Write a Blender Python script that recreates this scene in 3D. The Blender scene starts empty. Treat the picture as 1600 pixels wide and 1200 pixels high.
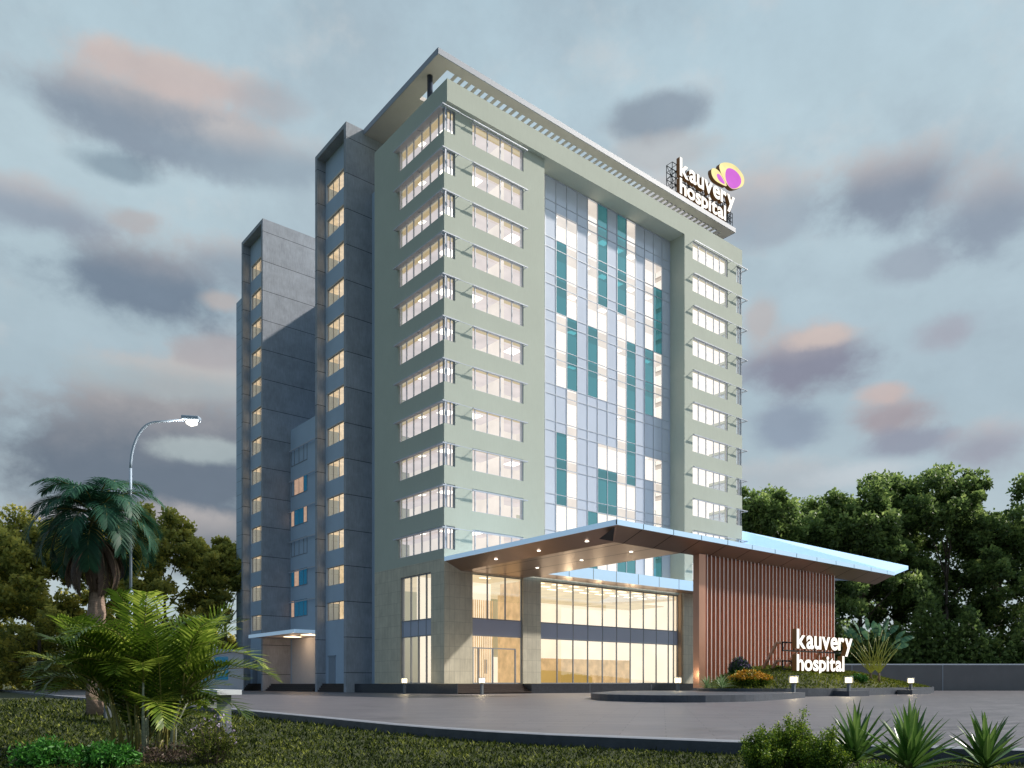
import bpy, bmesh, math, random
import numpy as np
from mathutils import Vector, Matrix, Euler
random.seed(7); np.random.seed(7)
PI = math.pi; R = math.radians
sc = bpy.context.scene
col = sc.collection
G = -1.0          # paving level; z = 0 is the top of the plinth
ST = 4.03         # storey height

# ------------------------------------------------------------------ materials
MATS = {}
def nt_new(name):
    m = bpy.data.materials.new(name); m.use_nodes = True
    n = m.node_tree; n.nodes.clear(); MATS[name] = m
    return m, n
def nd(n, t, **k):
    x = n.nodes.new(t)
    for a, b in k.items():
        if a.startswith('_'): x.inputs[a[1:].replace('__', ' ')].default_value = b
        else: setattr(x, a, b)
    return x
def rgba(c): return (c[0], c[1], c[2], 1)
def mat(name, c, rough=.6, metal=0, var=.12, scale=1.5, bump=0, bscale=30, stretch=(1,1,1), emis=None, es=0, spec=.5, c2=None):
    m, n = nt_new(name); L = n.links.new
    out = nd(n, 'ShaderNodeOutputMaterial'); p = nd(n, 'ShaderNodeBsdfPrincipled')
    p.inputs['Roughness'].default_value = rough; p.inputs['Metallic'].default_value = metal
    p.inputs['Specular IOR Level'].default_value = spec
    tc = nd(n, 'ShaderNodeTexCoord'); mp = nd(n, 'ShaderNodeMapping'); mp.inputs['Scale'].default_value = stretch
    L(tc.outputs['Object'], mp.inputs['Vector'])
    nz = nd(n, 'ShaderNodeTexNoise', _Scale=scale, _Detail=6.0, _Roughness=.6); L(mp.outputs[0], nz.inputs['Vector'])
    cr = nd(n, 'ShaderNodeValToRGB'); L(nz.outputs['Fac'], cr.inputs[0])
    a = c if c2 else tuple(x*(1-var) for x in c); b = c2 if c2 else tuple(min(1, x*(1+var)) for x in c)
    cr.color_ramp.elements[0].position = .3; cr.color_ramp.elements[1].position = .7
    cr.color_ramp.elements[0].color = rgba(a); cr.color_ramp.elements[1].color = rgba(b)
    L(cr.outputs[0], p.inputs['Base Color'])
    if bump:
        n2 = nd(n, 'ShaderNodeTexNoise', _Scale=bscale, _Detail=5.0); L(mp.outputs[0], n2.inputs['Vector'])
        bp = nd(n, 'ShaderNodeBump', _Strength=bump, _Distance=.05); L(n2.outputs['Fac'], bp.inputs['Height']); L(bp.outputs[0], p.inputs['Normal'])
    if emis:
        p.inputs['Emission Color'].default_value = rgba(emis); p.inputs['Emission Strength'].default_value = es
    L(p.outputs[0], out.inputs[0])
    return m
def lit(name, c, s, var=.06, scale=.6):
    """emission in place of lamplight on room surfaces; also lamps and signs"""
    m, n = nt_new(name); L = n.links.new
    out = nd(n, 'ShaderNodeOutputMaterial'); e = nd(n, 'ShaderNodeEmission', _Strength=s)
    tc = nd(n, 'ShaderNodeTexCoord'); nz = nd(n, 'ShaderNodeTexNoise', _Scale=scale, _Detail=4.0); L(tc.outputs['Object'], nz.inputs['Vector'])
    cr = nd(n, 'ShaderNodeValToRGB'); L(nz.outputs['Fac'], cr.inputs[0])
    cr.color_ramp.elements[0].position = .3; cr.color_ramp.elements[1].position = .7
    cr.color_ramp.elements[0].color = rgba([x*(1-var) for x in c]); cr.color_ramp.elements[1].color = rgba([x*(1+var) for x in c])
    L(cr.outputs[0], e.inputs[0]); L(e.outputs[0], out.inputs[0])
    return m
def glass(name, tint, f0=.10, rough=.02, refl=(1,1,1)):
    m, n = nt_new(name); L = n.links.new
    out = nd(n, 'ShaderNodeOutputMaterial'); t = nd(n, 'ShaderNodeBsdfTransparent'); t.inputs[0].default_value = rgba(tint)
    g = nd(n, 'ShaderNodeBsdfGlossy'); g.inputs['Roughness'].default_value = rough; g.inputs[0].default_value = rgba(refl)
    lw = nd(n, 'ShaderNodeLayerWeight', _Blend=.35); mr = nd(n, 'ShaderNodeMapRange')
    mr.inputs['To Min'].default_value = f0; mr.inputs['To Max'].default_value = .75
    L(lw.outputs['Facing'], mr.inputs['Value']); mx = nd(n, 'ShaderNodeMixShader')
    L(mr.outputs[0], mx.inputs[0]); L(t.outputs[0], mx.inputs[1]); L(g.outputs[0], mx.inputs[2]); L(mx.outputs[0], out.inputs[0])
    return m
def leafmat(name, dark, mid, light, trans=.35, rough=.5, hl=0.3):
    m, n = nt_new(name); L = n.links.new
    out = nd(n, 'ShaderNodeOutputMaterial'); at = nd(n, 'ShaderNodeAttribute', attribute_name='v')
    cr = nd(n, 'ShaderNodeValToRGB'); L(at.outputs['Fac'], cr.inputs[0])
    cr.color_ramp.elements[0].color = rgba(dark); cr.color_ramp.elements[1].color = rgba(light); cr.color_ramp.elements.new(.55).color = rgba(mid)
    p = nd(n, 'ShaderNodeBsdfPrincipled'); p.inputs['Roughness'].default_value = rough; p.inputs['Specular IOR Level'].default_value = hl
    L(cr.outputs[0], p.inputs['Base Color'])
    tr = nd(n, 'ShaderNodeBsdfTranslucent'); L(cr.outputs[0], tr.inputs[0])
    mx = nd(n, 'ShaderNodeMixShader', _Fac=trans); L(p.outputs[0], mx.inputs[1]); L(tr.outputs[0], mx.inputs[2]); L(mx.outputs[0], out.inputs[0])
    return m
def panelled(name, c, jw, du, dv, zoff=0, rough=.7, var=.1, joint=.55, stagger=False, bump=.15, scale=.7, fine=.10):
    """stone or render with joints: u runs along the wall (x+y), v is z"""
    m, n = nt_new(name); L = n.links.new
    out = nd(n, 'ShaderNodeOutputMaterial'); p = nd(n, 'ShaderNodeBsdfPrincipled'); p.inputs['Roughness'].default_value = rough
    p.inputs['Specular IOR Level'].default_value = .3
    tc = nd(n, 'ShaderNodeTexCoord'); sx = nd(n, 'ShaderNodeSeparateXYZ'); L(tc.outputs['Object'], sx.inputs[0])
    u = nd(n, 'ShaderNodeMath', operation='ADD'); L(sx.outputs[0], u.inputs[0]); L(sx.outputs[1], u.inputs[1])
    cb = nd(n, 'ShaderNodeCombineXYZ'); L(u.outputs[0], cb.inputs[0])
    za = nd(n, 'ShaderNodeMath', operation='ADD'); za.inputs[1].default_value = zoff; L(sx.outputs[2], za.inputs[0]); L(za.outputs[0], cb.inputs[1])
    br = nd(n, 'ShaderNodeTexBrick', offset=.5 if stagger else 0.0, _Scale=1.0)
    br.inputs['Mortar Size'].default_value = jw; br.inputs['Brick Width'].default_value = du; br.inputs['Row Height'].default_value = dv
    br.inputs['Mortar Smooth'].default_value = .1
    br.inputs['Color1'].default_value = rgba([x*(1-var*.5) for x in c]); br.inputs['Color2'].default_value = rgba([x*(1+var*.5) for x in c])
    br.inputs['Mortar'].default_value = rgba([x*joint for x in c]); L(cb.outputs[0], br.inputs['Vector'])
    nz = nd(n, 'ShaderNodeTexNoise', _Scale=scale, _Detail=8.0, _Roughness=.65); L(tc.outputs['Object'], nz.inputs['Vector'])
    mp = nd(n, 'ShaderNodeMapping'); mp.inputs['Scale'].default_value = (9, 9, .8); L(tc.outputs['Object'], mp.inputs[0])
    n3 = nd(n, 'ShaderNodeTexNoise', _Scale=1.0, _Detail=6.0, _Roughness=.7); L(mp.outputs[0], n3.inputs['Vector'])
    r1 = nd(n, 'ShaderNodeMapRange'); r1.inputs['From Min'].default_value = .3; r1.inputs['From Max'].default_value = .7; r1.inputs['To Min'].default_value = 1-var; r1.inputs['To Max'].default_value = 1+var; L(nz.outputs['Fac'], r1.inputs['Value'])
    r2 = nd(n, 'ShaderNodeMapRange'); r2.inputs['From Min'].default_value = .3; r2.inputs['From Max'].default_value = .7; r2.inputs['To Min'].default_value = 1-fine; r2.inputs['To Max'].default_value = 1+fine; L(n3.outputs['Fac'], r2.inputs['Value'])
    mu = nd(n, 'ShaderNodeMath', operation='MULTIPLY'); L(r1.outputs[0], mu.inputs[0]); L(r2.outputs[0], mu.inputs[1])
    vm = nd(n, 'ShaderNodeVectorMath', operation='SCALE'); L(br.outputs['Color'], vm.inputs[0]); L(mu.outputs[0], vm.inputs['Scale'])
    L(vm.outputs[0], p.inputs['Base Color'])
    bp = nd(n, 'ShaderNodeBump', _Strength=bump, _Distance=.05); L(n3.outputs['Fac'], bp.inputs['Height']); L(bp.outputs[0], p.inputs['Normal'])
    L(p.outputs[0], out.inputs[0])
    return m

M_green   = panelled('pale_green_render', (.53,.57,.49), .0, 60, 60, zoff=120, rough=.8, var=.035, joint=1, fine=.035, bump=.04, scale=.2)
M_conc    = panelled('board_marked_concrete', (.38,.405,.45), .045, 60, ST, zoff=-61.7+20*ST+.02, var=.16, joint=.3, fine=.17, bump=.4)
M_stone   = panelled('ribbed_stone_cladding', (.62,.58,.46), .02, .62, 1.2, zoff=24, var=.10, joint=.74, stagger=False, fine=.10, bump=.4)
M_bluewall= mat('blue_grey_render', (.48,.60,.74), .75, var=.05, scale=.3)
M_strip   = panelled('blue_grey_panels', (.48,.60,.74), .04, 60, 2.0, zoff=60, var=.05, joint=.6, fine=.03, bump=.02)
M_slab    = mat('roof_slab_paint', (.62,.57,.54), .6, var=.05, scale=.4)
M_fascia  = mat('white_grey_fascia', (.34,.37,.44), .5, var=.03)
M_canfas  = mat('sky_blue_metal_fascia', (.50,.70,.88), .25, metal=.2, var=.03, scale=.3, emis=(.42,.60,.78), es=.42)  # emission stands in for sky light on the metal
M_seam    = mat('dark_seam', (.03,.03,.035), .6)
M_soffit  = mat('bronze_soffit_metal', (.40,.28,.22), .33, metal=.7, var=.10, scale=.25)
M_copper  = mat('copper_fin_metal', (.62,.33,.22), .34, metal=.6, var=.09, scale=.6, stretch=(1,1,.15))
M_copback = mat('copper_backing_sheet', (.66,.35,.24), .34, metal=.55, var=.16, scale=.35, stretch=(1,1,.3))
M_frame   = mat('grey_aluminium_frame', (.30,.33,.38), .45, metal=.2, var=.03)
M_whiteal = mat('white_aluminium', (.58,.61,.68), .4, metal=.1, var=.03)
M_dark    = mat('dark_granite', (.035,.042,.055), .35, var=.3, scale=4, bump=.1, bscale=60)
M_kerb    = mat('dark_kerb_stone', (.055,.065,.085), .5, var=.25, scale=3, bump=.2, bscale=50)
M_kerbtop = mat('kerb_top_edge', (.26,.27,.31), .5, var=.1, scale=3)
M_step    = mat('dark_steps', (.045,.033,.03), .5, var=.2)
M_black   = mat('black_steel', (.012,.014,.02), .45, var=.1)
M_spandB  = mat('blue_grey_spandrel_glass', (.74,.79,.92), .18, metal=.15, var=.05, scale=.12, spec=.9)
M_spandP  = mat('slate_blue_spandrel', (.42,.47,.60), .3, var=.04, scale=.2, spec=.7)
M_deepblue= mat('deep_blue_glass', (.02,.13,.24), .15, var=.05, spec=.9, emis=(.01,.12,.22), es=.5)  # slight emission put in to brighten the panes
M_glass   = glass('window_glass', (.97,.97,.97), .06)
M_glassC  = glass('curtain_wall_glass', (.97,.96,.95), .10)
M_teal    = glass('teal_tinted_glass', (.03,.165,.215), .12, refl=(.7,1,1))
M_ceil    = lit('lit_room_ceiling', (.86,.75,.71), 1.08, var=.10, scale=.5)  # room surfaces from here on glow by emission in place of lamplight
M_ceilY   = lit('warm_ceiling_trim', (.85,.66,.36), .82)
M_blind   = lit('lit_room_wall', (.97,.86,.76), 1.12, var=.12, scale=.35)
M_blindB  = lit('bright_lit_wall', (1.0,.92,.83), 1.5, var=.07, scale=.25)
M_tblind  = lit('warm_lit_stairwell', (1.0,.74,.44), 1.2, var=.22, scale=1.2)
M_lamp    = lit('ceiling_lamp', (1,.93,.80), 3.2, var=.01)
M_lampW   = lit('warm_ceiling_lamp', (1,.84,.55), 3.0, var=.01)
M_bolla   = lit('bollard_lamp', (1,.84,.52), 3.0, var=.01)
M_pave    = None
M_lobwood = lit('lit_timber_panels', (.93,.62,.30), .95, var=.22, scale=1.0)
M_lobwall = lit('lit_lobby_wall', (1.0,.86,.64), 1.45, var=.07, scale=.3)
M_lobceil = lit('lit_lobby_ceiling', (.95,.76,.46), 1.1, var=.12, scale=.5)
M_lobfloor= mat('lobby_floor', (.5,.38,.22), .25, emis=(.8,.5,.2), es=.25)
M_desk    = lit('reception_desk', (.85,.55,.16), .8, var=.1)
M_door    = mat('door_grey', (.28,.34,.42), .5, var=.04)
M_letter  = lit('lit_letter_face', (1,.95,.86), 1.5, var=.01)
M_letside = mat('letter_return_brown', (.10,.05,.02), .5, emis=(.35,.16,.04), es=.12)
M_petalO  = lit('petal_rim_yellow', (1,.88,.42), 1.05, var=.15, scale=.5)
M_petalI  = lit('petal_magenta', (.85,.22,.88), .85, var=.06)
M_steelb  = mat('lamp_post_steel', (.34,.42,.52), .55, metal=.1)
M_wallgr  = mat('boundary_wall_render', (.16,.155,.16), .8, var=.08, scale=.5)
M_bark    = mat('bark', (.13,.10,.075), .9, var=.4, scale=6, bump=.6, bscale=20)
M_palmbark= mat('palm_trunk', (.30,.21,.16), .85, var=.35, scale=3, stretch=(1,1,6), bump=.6, bscale=8)
M_cane    = mat('areca_cane', (.24,.22,.06), .5, var=.4, scale=6, stretch=(1,1,3))
M_caneW   = mat('pale_cane', (.36,.38,.28), .6, var=.3, scale=9, stretch=(1,1,4))
M_boardw  = mat('white_board', (.75,.77,.8), .5, var=.04)
M_post    = mat('grey_post', (.16,.18,.20), .6, var=.15)
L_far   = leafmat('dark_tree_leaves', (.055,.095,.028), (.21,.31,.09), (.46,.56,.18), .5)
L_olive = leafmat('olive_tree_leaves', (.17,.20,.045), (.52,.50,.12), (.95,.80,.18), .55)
L_palm  = leafmat('royal_palm_leaves', (.008,.035,.022), (.035,.12,.07), (.11,.26,.14), .3)
L_dead  = leafmat('dead_frond', (.03,.02,.015), (.09,.06,.045), (.16,.11,.08), .15)
L_areca = leafmat('areca_leaves', (.010,.035,.005), (.14,.23,.022), (.66,.76,.12), .45, .35, .5)
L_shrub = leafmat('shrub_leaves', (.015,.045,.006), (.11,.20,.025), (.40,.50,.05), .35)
L_blade = leafmat('agave_blades', (.012,.045,.010), (.07,.17,.03), (.28,.42,.11), .2, .3, .6)
L_grass = leafmat('grass_blades', (.010,.020,.004), (.07,.095,.014), (.34,.36,.07), .35, .7, .15)
L_mound = leafmat('mound_cover', (.025,.045,.006), (.13,.165,.022), (.34,.34,.06), .3, .7, .15)
L_orange= leafmat('orange_flowers', (.10,.10,.01), (.50,.22,.01), (.85,.45,.02), .2)
L_purple= leafmat('purple_flowers', (.02,.06,.02), (.06,.12,.04), (.20,.10,.35), .2)
L_bright= leafmat('bright_ground_cover', (.012,.06,.008), (.04,.17,.02), (.12,.34,.05), .3)
L_pale  = leafmat('pale_strap_leaves', (.04,.12,.03), (.16,.28,.10), (.55,.65,.40), .25)
L_lilac = leafmat('lilac_flowers', (.30,.22,.34), (.48,.38,.52), (.7,.6,.75), .2)
L_trav  = leafmat('fan_palm_leaves', (.02,.07,.045), (.08,.20,.12), (.24,.42,.20), .3)

# ------------------------------------------------------------------ builders
class MB:
    def __init__(s): s.v=[]; s.f=[]; s.m=[]
    def quad(s, pts, m=0):
        i=len(s.v); s.v += [tuple(p) for p in pts]; s.f.append(tuple(range(i,i+len(pts)))); s.m.append(m); return s
    def box(s, x0,x1,y0,y1,z0,z1, m=0):
        if x0>x1:x0,x1=x1,x0
        if y0>y1:y0,y1=y1,y0
        i=len(s.v); s.v += [(x,y,z) for z in (z0,z1) for x,y in ((x0,y0),(x1,y0),(x1,y1),(x0,y1))]
        for q in ((0,3,2,1),(4,5,6,7),(0,1,5,4),(1,2,6,5),(2,3,7,6),(3,0,4,7)): s.f.append(tuple(i+k for k in q)); s.m.append(m)
        return s
    def prism(s, poly, z0, z1, m=0, mtop=None):
        n=len(poly); i=len(s.v)
        a=sum(poly[k][0]*poly[(k+1)%n][1]-poly[(k+1)%n][0]*poly[k][1] for k in range(n))
        if a<0: poly=poly[::-1]
        s.v += [(x,y,z0) for x,y in poly]+[(x,y,z1) for x,y in poly]
        s.f.append(tuple(range(i+n-1,i-1,-1))); s.m.append(m)
        s.f.append(tuple(range(i+n,i+2*n))); s.m.append(m if mtop is None else mtop)
        for k in range(n): s.f.append((i+k,i+(k+1)%n,i+n+(k+1)%n,i+n+k)); s.m.append(m)
        return s
    def tube(s, pts, rad, seg=8, m=0):
        pts=[Vector(p) for p in pts]; n=len(pts)
        if not hasattr(rad,'__len__'): rad=[rad]*n
        i=len(s.v); up=Vector((0,0,1))
        for k,p in enumerate(pts):
            t=(pts[min(k+1,n-1)]-pts[max(k-1,0)]).normalized()
            a=t.cross(up)
            if a.length<1e-3: a=Vector((1,0,0))
            a.normalize(); b=a.cross(t)
            for j in range(seg):
                q=2*PI*j/seg; s.v.append(tuple(p+(a*math.cos(q)+b*math.sin(q))*rad[k]))
        for k in range(n-1):
            for j in range(seg):
                s.f.append((i+k*seg+j,i+k*seg+(j+1)%seg,i+(k+1)*seg+(j+1)%seg,i+(k+1)*seg+j)); s.m.append(m)
        s.f.append(tuple(i+j for j in range(seg))[::-1]); s.m.append(m)
        s.f.append(tuple(i+(n-1)*seg+j for j in range(seg))); s.m.append(m)
        return s
    def build(s, name, mats, parent=None, smooth=False, bevel=0):
        me=bpy.data.meshes.new(name); me.from_pydata(s.v,[],s.f)
        if not isinstance(mats,(list,tuple)): mats=[mats]
        for m in mats: me.materials.append(m)
        me.polygons.foreach_set('material_index', s.m)
        if smooth: me.polygons.foreach_set('use_smooth',[True]*len(s.f))
        me.update()
        o=bpy.data.objects.new(name,me); col.objects.link(o)
        if parent: o.parent=parent
        if bevel:
            b=o.modifiers.new('bevel','BEVEL'); b.width=bevel; b.segments=2
        return o
def leafmesh(name, V, F4, v, material, parent=None, F3=None):
    """V (n,3); F4 (m,4) faces; v per-face value"""
    me=bpy.data.meshes.new(name); nf=len(F4); k=F4.shape[1]
    me.vertices.add(len(V)); me.vertices.foreach_set('co', np.asarray(V,dtype=np.float32).ravel())
    me.loops.add(nf*k); me.loops.foreach_set('vertex_index', F4.astype(np.int32).ravel())
    me.polygons.add(nf); me.polygons.foreach_set('loop_start', np.arange(0,nf*k,k,dtype=np.int32))
    at=me.attributes.new('v','FLOAT','FACE'); at.data.foreach_set('value', np.clip(v,0,1).astype(np.float32))
    me.materials.append(material); me.update(calc_edges=True)
    o=bpy.data.objects.new(name,me); col.objects.link(o)
    if parent: o.parent=parent
    return o
def cards(C, T, N, l, w):
    """leaf quads: centre C, direction T, side N (arrays), length l, width w -> diamond-shaped quads"""
    l=np.asarray(l).reshape(-1,1); w=np.asarray(w).reshape(-1,1)
    V=np.stack([C, C+T*l*.45+N*w*.5, C+T*l, C+T*l*.45-N*w*.5],1).reshape(-1,3)
    F=np.arange(len(C)*4).reshape(-1,4); return V,F
def rdir(n):
    a=np.random.normal(size=(n,3)); return a/np.linalg.norm(a,axis=1,keepdims=True)
def perp(T):
    a=rdir(len(T)); n=np.cross(T,a); return n/(np.linalg.norm(n,axis=1,keepdims=True)+1e-9)
def empty(name, loc, label=None, cat=None, group=None, rz=0):
    o=bpy.data.objects.new(name,None); col.objects.link(o); o.location=loc; o.rotation_euler=(0,0,rz); o.empty_display_size=.5
    if label: tag(o,label,cat,group)
    return o
def tag(o,label=None,cat=None,group=None,kind=None):
    if label: o['label']=label
    if cat: o['category']=cat
    if group: o['group']=group
    if kind: o['kind']=kind
    return o
def copy_tree(o,parent=None,loc=None):
    c=o.copy(); col.objects.link(c)
    if parent is not None: c.parent=parent
    if loc is not None: c.location=loc
    for ch in list(o.children): copy_tree(ch,c)
    return c
def cx(o, loc): o.location=loc; return o

# ------------------------------------------------------------------ camera
cam=bpy.data.cameras.new('camera'); co=bpy.data.objects.new('camera',cam); col.objects.link(co)
CAM=Vector((-43.31,-63.27,0.0)); co.location=CAM
co.rotation_euler=(R(90),0,R(-39.277)); cam.sensor_width=36; cam.lens=1241/1600*36; cam.shift_y=(1068-600)/1600
cam.clip_start=.1; cam.clip_end=5000; sc.camera=co

# ------------------------------------------------------------------ world
SUN=Vector((.70,-.32,.64)).normalized()
w=bpy.data.worlds.new('World'); sc.world=w; w.use_nodes=True; n=w.node_tree; n.nodes.clear(); L=n.links.new
def M(op,a=None,b=None,c=None):
    x=n.nodes.new('ShaderNodeMath'); x.operation=op
    for i,q in enumerate((a,b,c)):
        if q is None: continue
        if isinstance(q,(int,float)): x.inputs[i].default_value=q
        else: L(q,x.inputs[i])
    return x.outputs[0]
def mixc(f,a,b):
    x=n.nodes.new('ShaderNodeMix'); x.data_type='RGBA'
    for s,q in ((x.inputs[0],f),(x.inputs[6],a),(x.inputs[7],b)):
        if isinstance(q,(int,float)): s.default_value=q
        elif isinstance(q,tuple): s.default_value=rgba(q)
        else: L(q,s)
    return x.outputs[2]
def s2l(*c): return tuple(((x/255+.055)/1.055)**2.4 if x>10 else x/255/12.92 for x in c)
tc=n.nodes.new('ShaderNodeTexCoord'); sp=n.nodes.new('ShaderNodeSeparateXYZ'); L(tc.outputs['Generated'],sp.inputs[0])
az=M('ARCTAN2',sp.outputs[0],sp.outputs[1]); el=M('ARCSINE',sp.outputs[2])
cb=n.nodes.new('ShaderNodeCombineXYZ'); L(az,cb.inputs[0]); L(M('MULTIPLY',el,1.35),cb.inputs[1])
def noise(scale,detail,rough,off=0.,dist=0.):
    x=n.nodes.new('ShaderNodeTexNoise'); x.inputs['Scale'].default_value=scale; x.inputs['Detail'].default_value=detail; x.inputs['Roughness'].default_value=rough
    x.inputs['Distortion'].default_value=dist
    a=n.nodes.new('ShaderNodeVectorMath'); a.operation='ADD'; a.inputs[1].default_value=(off,off*.7,off*.3); L(cb.outputs[0],a.inputs[0]); L(a.outputs[0],x.inputs['Vector']); return x.outputs['Fac']
nA=noise(7.0,10,.60,3.1,.1); nB=noise(2.6,7,.6,8.3); nC=noise(13,8,.62,1.7)
wob=M('MULTIPLY',M('SUBTRACT',M('ADD',M('MULTIPLY',nA,.72),M('MULTIPLY',nC,.28)),.5),2.7)
ramp=n.nodes.new('ShaderNodeValToRGB'); L(M('DIVIDE',el,1.1),ramp.inputs[0])
els=ramp.color_ramp.elements
els[0].position=0; els[0].color=rgba(s2l(176,192,197)); els[1].position=1; els[1].color=rgba(s2l(150,180,198))
for p_,c_ in ((.12,(178,192,197)),(.28,(166,184,193)),(.5,(184,204,212)),(.72,(172,196,208))): els.new(p_).color=rgba(s2l(*c_))
skyc=ramp.outputs[0]
# general broken cloud everywhere, then named cloud banks
def sm(x,a,b):
    r=n.nodes.new('ShaderNodeMapRange'); r.interpolation_type='SMOOTHSTEP'; L(x,r.inputs['Value'])
    r.inputs['From Min'].default_value=a; r.inputs['From Max'].default_value=b; return r.outputs[0]
skyc=mixc(M('MULTIPLY',sm(nB,.48,.72),.45),skyc,s2l(150,163,174))
skyc=mixc(M('MULTIPLY',sm(nA,.50,.70),.5),skyc,s2l(200,206,208))
def azel(px,py):
    r=(px-800)/1241; f=Vector((.6331*1,.7741,0))+Vector((.7741,-.6331,0))*r+Vector((0,0,(1068-py)/1241)); f.normalize()
    return math.atan2(f.x,f.y), math.asin(f.z)
banks=[ # centre px, radius px, colour, opacity: directions of the cloud banks round the horizon
 (330,720,340,175,(98,108,121),.95),(250,590,200,36,(166,180,184),.55),(330,705,90,22,(176,188,188),.7),
 (215,435,190,95,(112,126,142),.95),(60,330,160,60,(140,150,164),.8),(400,420,120,55,(140,153,165),.8),
 (240,190,200,80,(134,147,161),.95),(270,115,175,48,(197,184,180),.95),(420,160,70,40,(172,172,176),.6),
 (430,255,150,60,(146,161,173),.8),(330,550,70,26,(172,168,170),.8),(205,345,50,24,(176,172,172),.7),(345,470,40,20,(186,178,174),.75),
 (300,850,260,60,(104,112,122),.8),(180,260,80,30,(120,138,152),.7),
 (1025,182,90,40,(138,151,163),.9),(1040,235,90,30,(182,182,182),.6),(1090,330,110,60,(188,178,174),.7),
 (1200,330,110,70,(148,160,172),.7),(1390,300,130,85,(130,140,154),.95),(1430,410,110,40,(150,160,172),.8),(1540,340,110,110,(135,146,160),.9),
 (1270,565,160,68,(130,130,145),.95),(1290,525,75,22,(200,184,176),.9),(1190,500,40,60,(184,174,170),.7),
 (1400,650,110,55,(160,150,154),.95),(1385,615,60,25,(196,178,172),.85),(1420,690,120,35,(140,144,158),.9),(1240,670,90,50,(138,150,166),.9),
 (1230,745,130,45,(176,180,184),.6),(1350,740,120,28,(196,202,206),.7),(1480,520,90,45,(160,160,170),.8),(1540,700,100,60,(150,150,162),.85)]
for (px,py,rx,ry,c,op) in banks:
    a,e=azel(px,py); a2,e2=azel(px+rx,py); a1,e1=azel(px,py-ry); ra=abs(a2-a); re=abs(e1-e)
    dx=M('DIVIDE',M('SUBTRACT',az,a),ra); dy=M('DIVIDE',M('SUBTRACT',el,e),re)
    d=M('SUBTRACT',M('SQRT',M('ADD',M('MULTIPLY',dx,dx),M('MULTIPLY',dy,dy))),wob)
    f=M('MULTIPLY',M('SUBTRACT',1.0,sm(d,.35,1.12)),op)
    cc=s2l(*c)
    if rx*ry>5000:   # sunlit upper rims of the larger banks
        rim=M('MULTIPLY',sm(M('ADD',dy,M('MULTIPLY',wob,.35)),-.1,1.0),.62)
        cc=mixc(rim,cc,s2l(212,200,192))
    skyc=mixc(f,skyc,cc)
fine=M('ADD',M('MULTIPLY',nC,.22),.89)
vm=n.nodes.new('ShaderNodeVectorMath'); vm.operation='SCALE'; west=sm(sp.outputs[0],-.45,.03)
skyc=mixc(M('SUBTRACT',1.0,west),skyc,(.20,.28,.36))  # unseen side of the sky darkened to dim the left wall
L(skyc,vm.inputs[0]); L(fine,vm.inputs['Scale'])
ns=n.nodes.new('ShaderNodeTexSky'); ns.sky_type='NISHITA'; ns.sun_disc=False; ns.sun_elevation=math.asin(SUN.z); ns.sun_rotation=math.atan2(SUN.x,SUN.y)
b1=n.nodes.new('ShaderNodeBackground'); L(vm.outputs[0],b1.inputs[0]); b1.inputs[1].default_value=1.12
b2=n.nodes.new('ShaderNodeBackground'); L(ns.outputs[0],b2.inputs[0]); b2.inputs[1].default_value=.08
ad=n.nodes.new('ShaderNodeMixShader'); ad.inputs[0].default_value=.12; wo=n.nodes.new('ShaderNodeOutputWorld')
L(b1.outputs[0],ad.inputs[1]); L(b2.outputs[0],ad.inputs[2]); L(ad.outputs[0],wo.inputs[0])

sl=bpy.data.lights.new('sun','SUN'); so=bpy.data.objects.new('sun',sl); col.objects.link(so); so.location=(60,-60,90)
sl.energy=5.0; sl.angle=R(2.0); sl.color=(1,.93,.84); so.rotation_euler=(-SUN).to_track_quat('-Z','Y').to_euler()

# ------------------------------------------------------------------ ground
def smooth_path(P, it=2):
    for _ in range(it):
        Q=[P[0]]
        for a,b in zip(P[:-1],P[1:]):
            Q += [(a[0]*.75+b[0]*.25,a[1]*.75+b[1]*.25),(a[0]*.25+b[0]*.75,a[1]*.25+b[1]*.75)]
        Q.append(P[-1]); P=Q
    return P
kerb=[(-26,90),(-31,10),(-32.2,-32.3)]+smooth_path([(-32.9,-41),(-33.7,-49.8),(-31.9,-55.0)],2)+[(-28.9,-61.0),(-22,-75),(-8,-120)]
g=MB(); S=2500
g.quad([(-S,-S,G-.22),(S,-S,G-.22),(S,S,G-.22),(-S,S,G-.22)])
gm,nn=nt_new('turf_soil')
o_=nd(nn,'ShaderNodeOutputMaterial'); p_=nd(nn,'ShaderNodeBsdfPrincipled',_Roughness=.9); t_=nd(nn,'ShaderNodeTexCoord')
a_=nd(nn,'ShaderNodeTexNoise',_Scale=9.0,_Detail=8.0,_Roughness=.75); b_=nd(nn,'ShaderNodeTexNoise',_Scale=.4,_Detail=3.0)
c_=nd(nn,'ShaderNodeValToRGB'); c_.color_ramp.elements[0].position=.38; c_.color_ramp.elements[1].position=.68
c_.color_ramp.elements[0].color=(.010,.016,.004,1); c_.color_ramp.elements[1].color=(.075,.085,.016,1)
nn.links.new(t_.outputs['Object'],a_.inputs[0]); nn.links.new(a_.outputs[0],c_.inputs[0]); nn.links.new(c_.outputs[0],p_.inputs[0]); nn.links.new(p_.outputs[0],o_.inputs[0])
tag(g.build('ground',gm),kind='structure')
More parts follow.
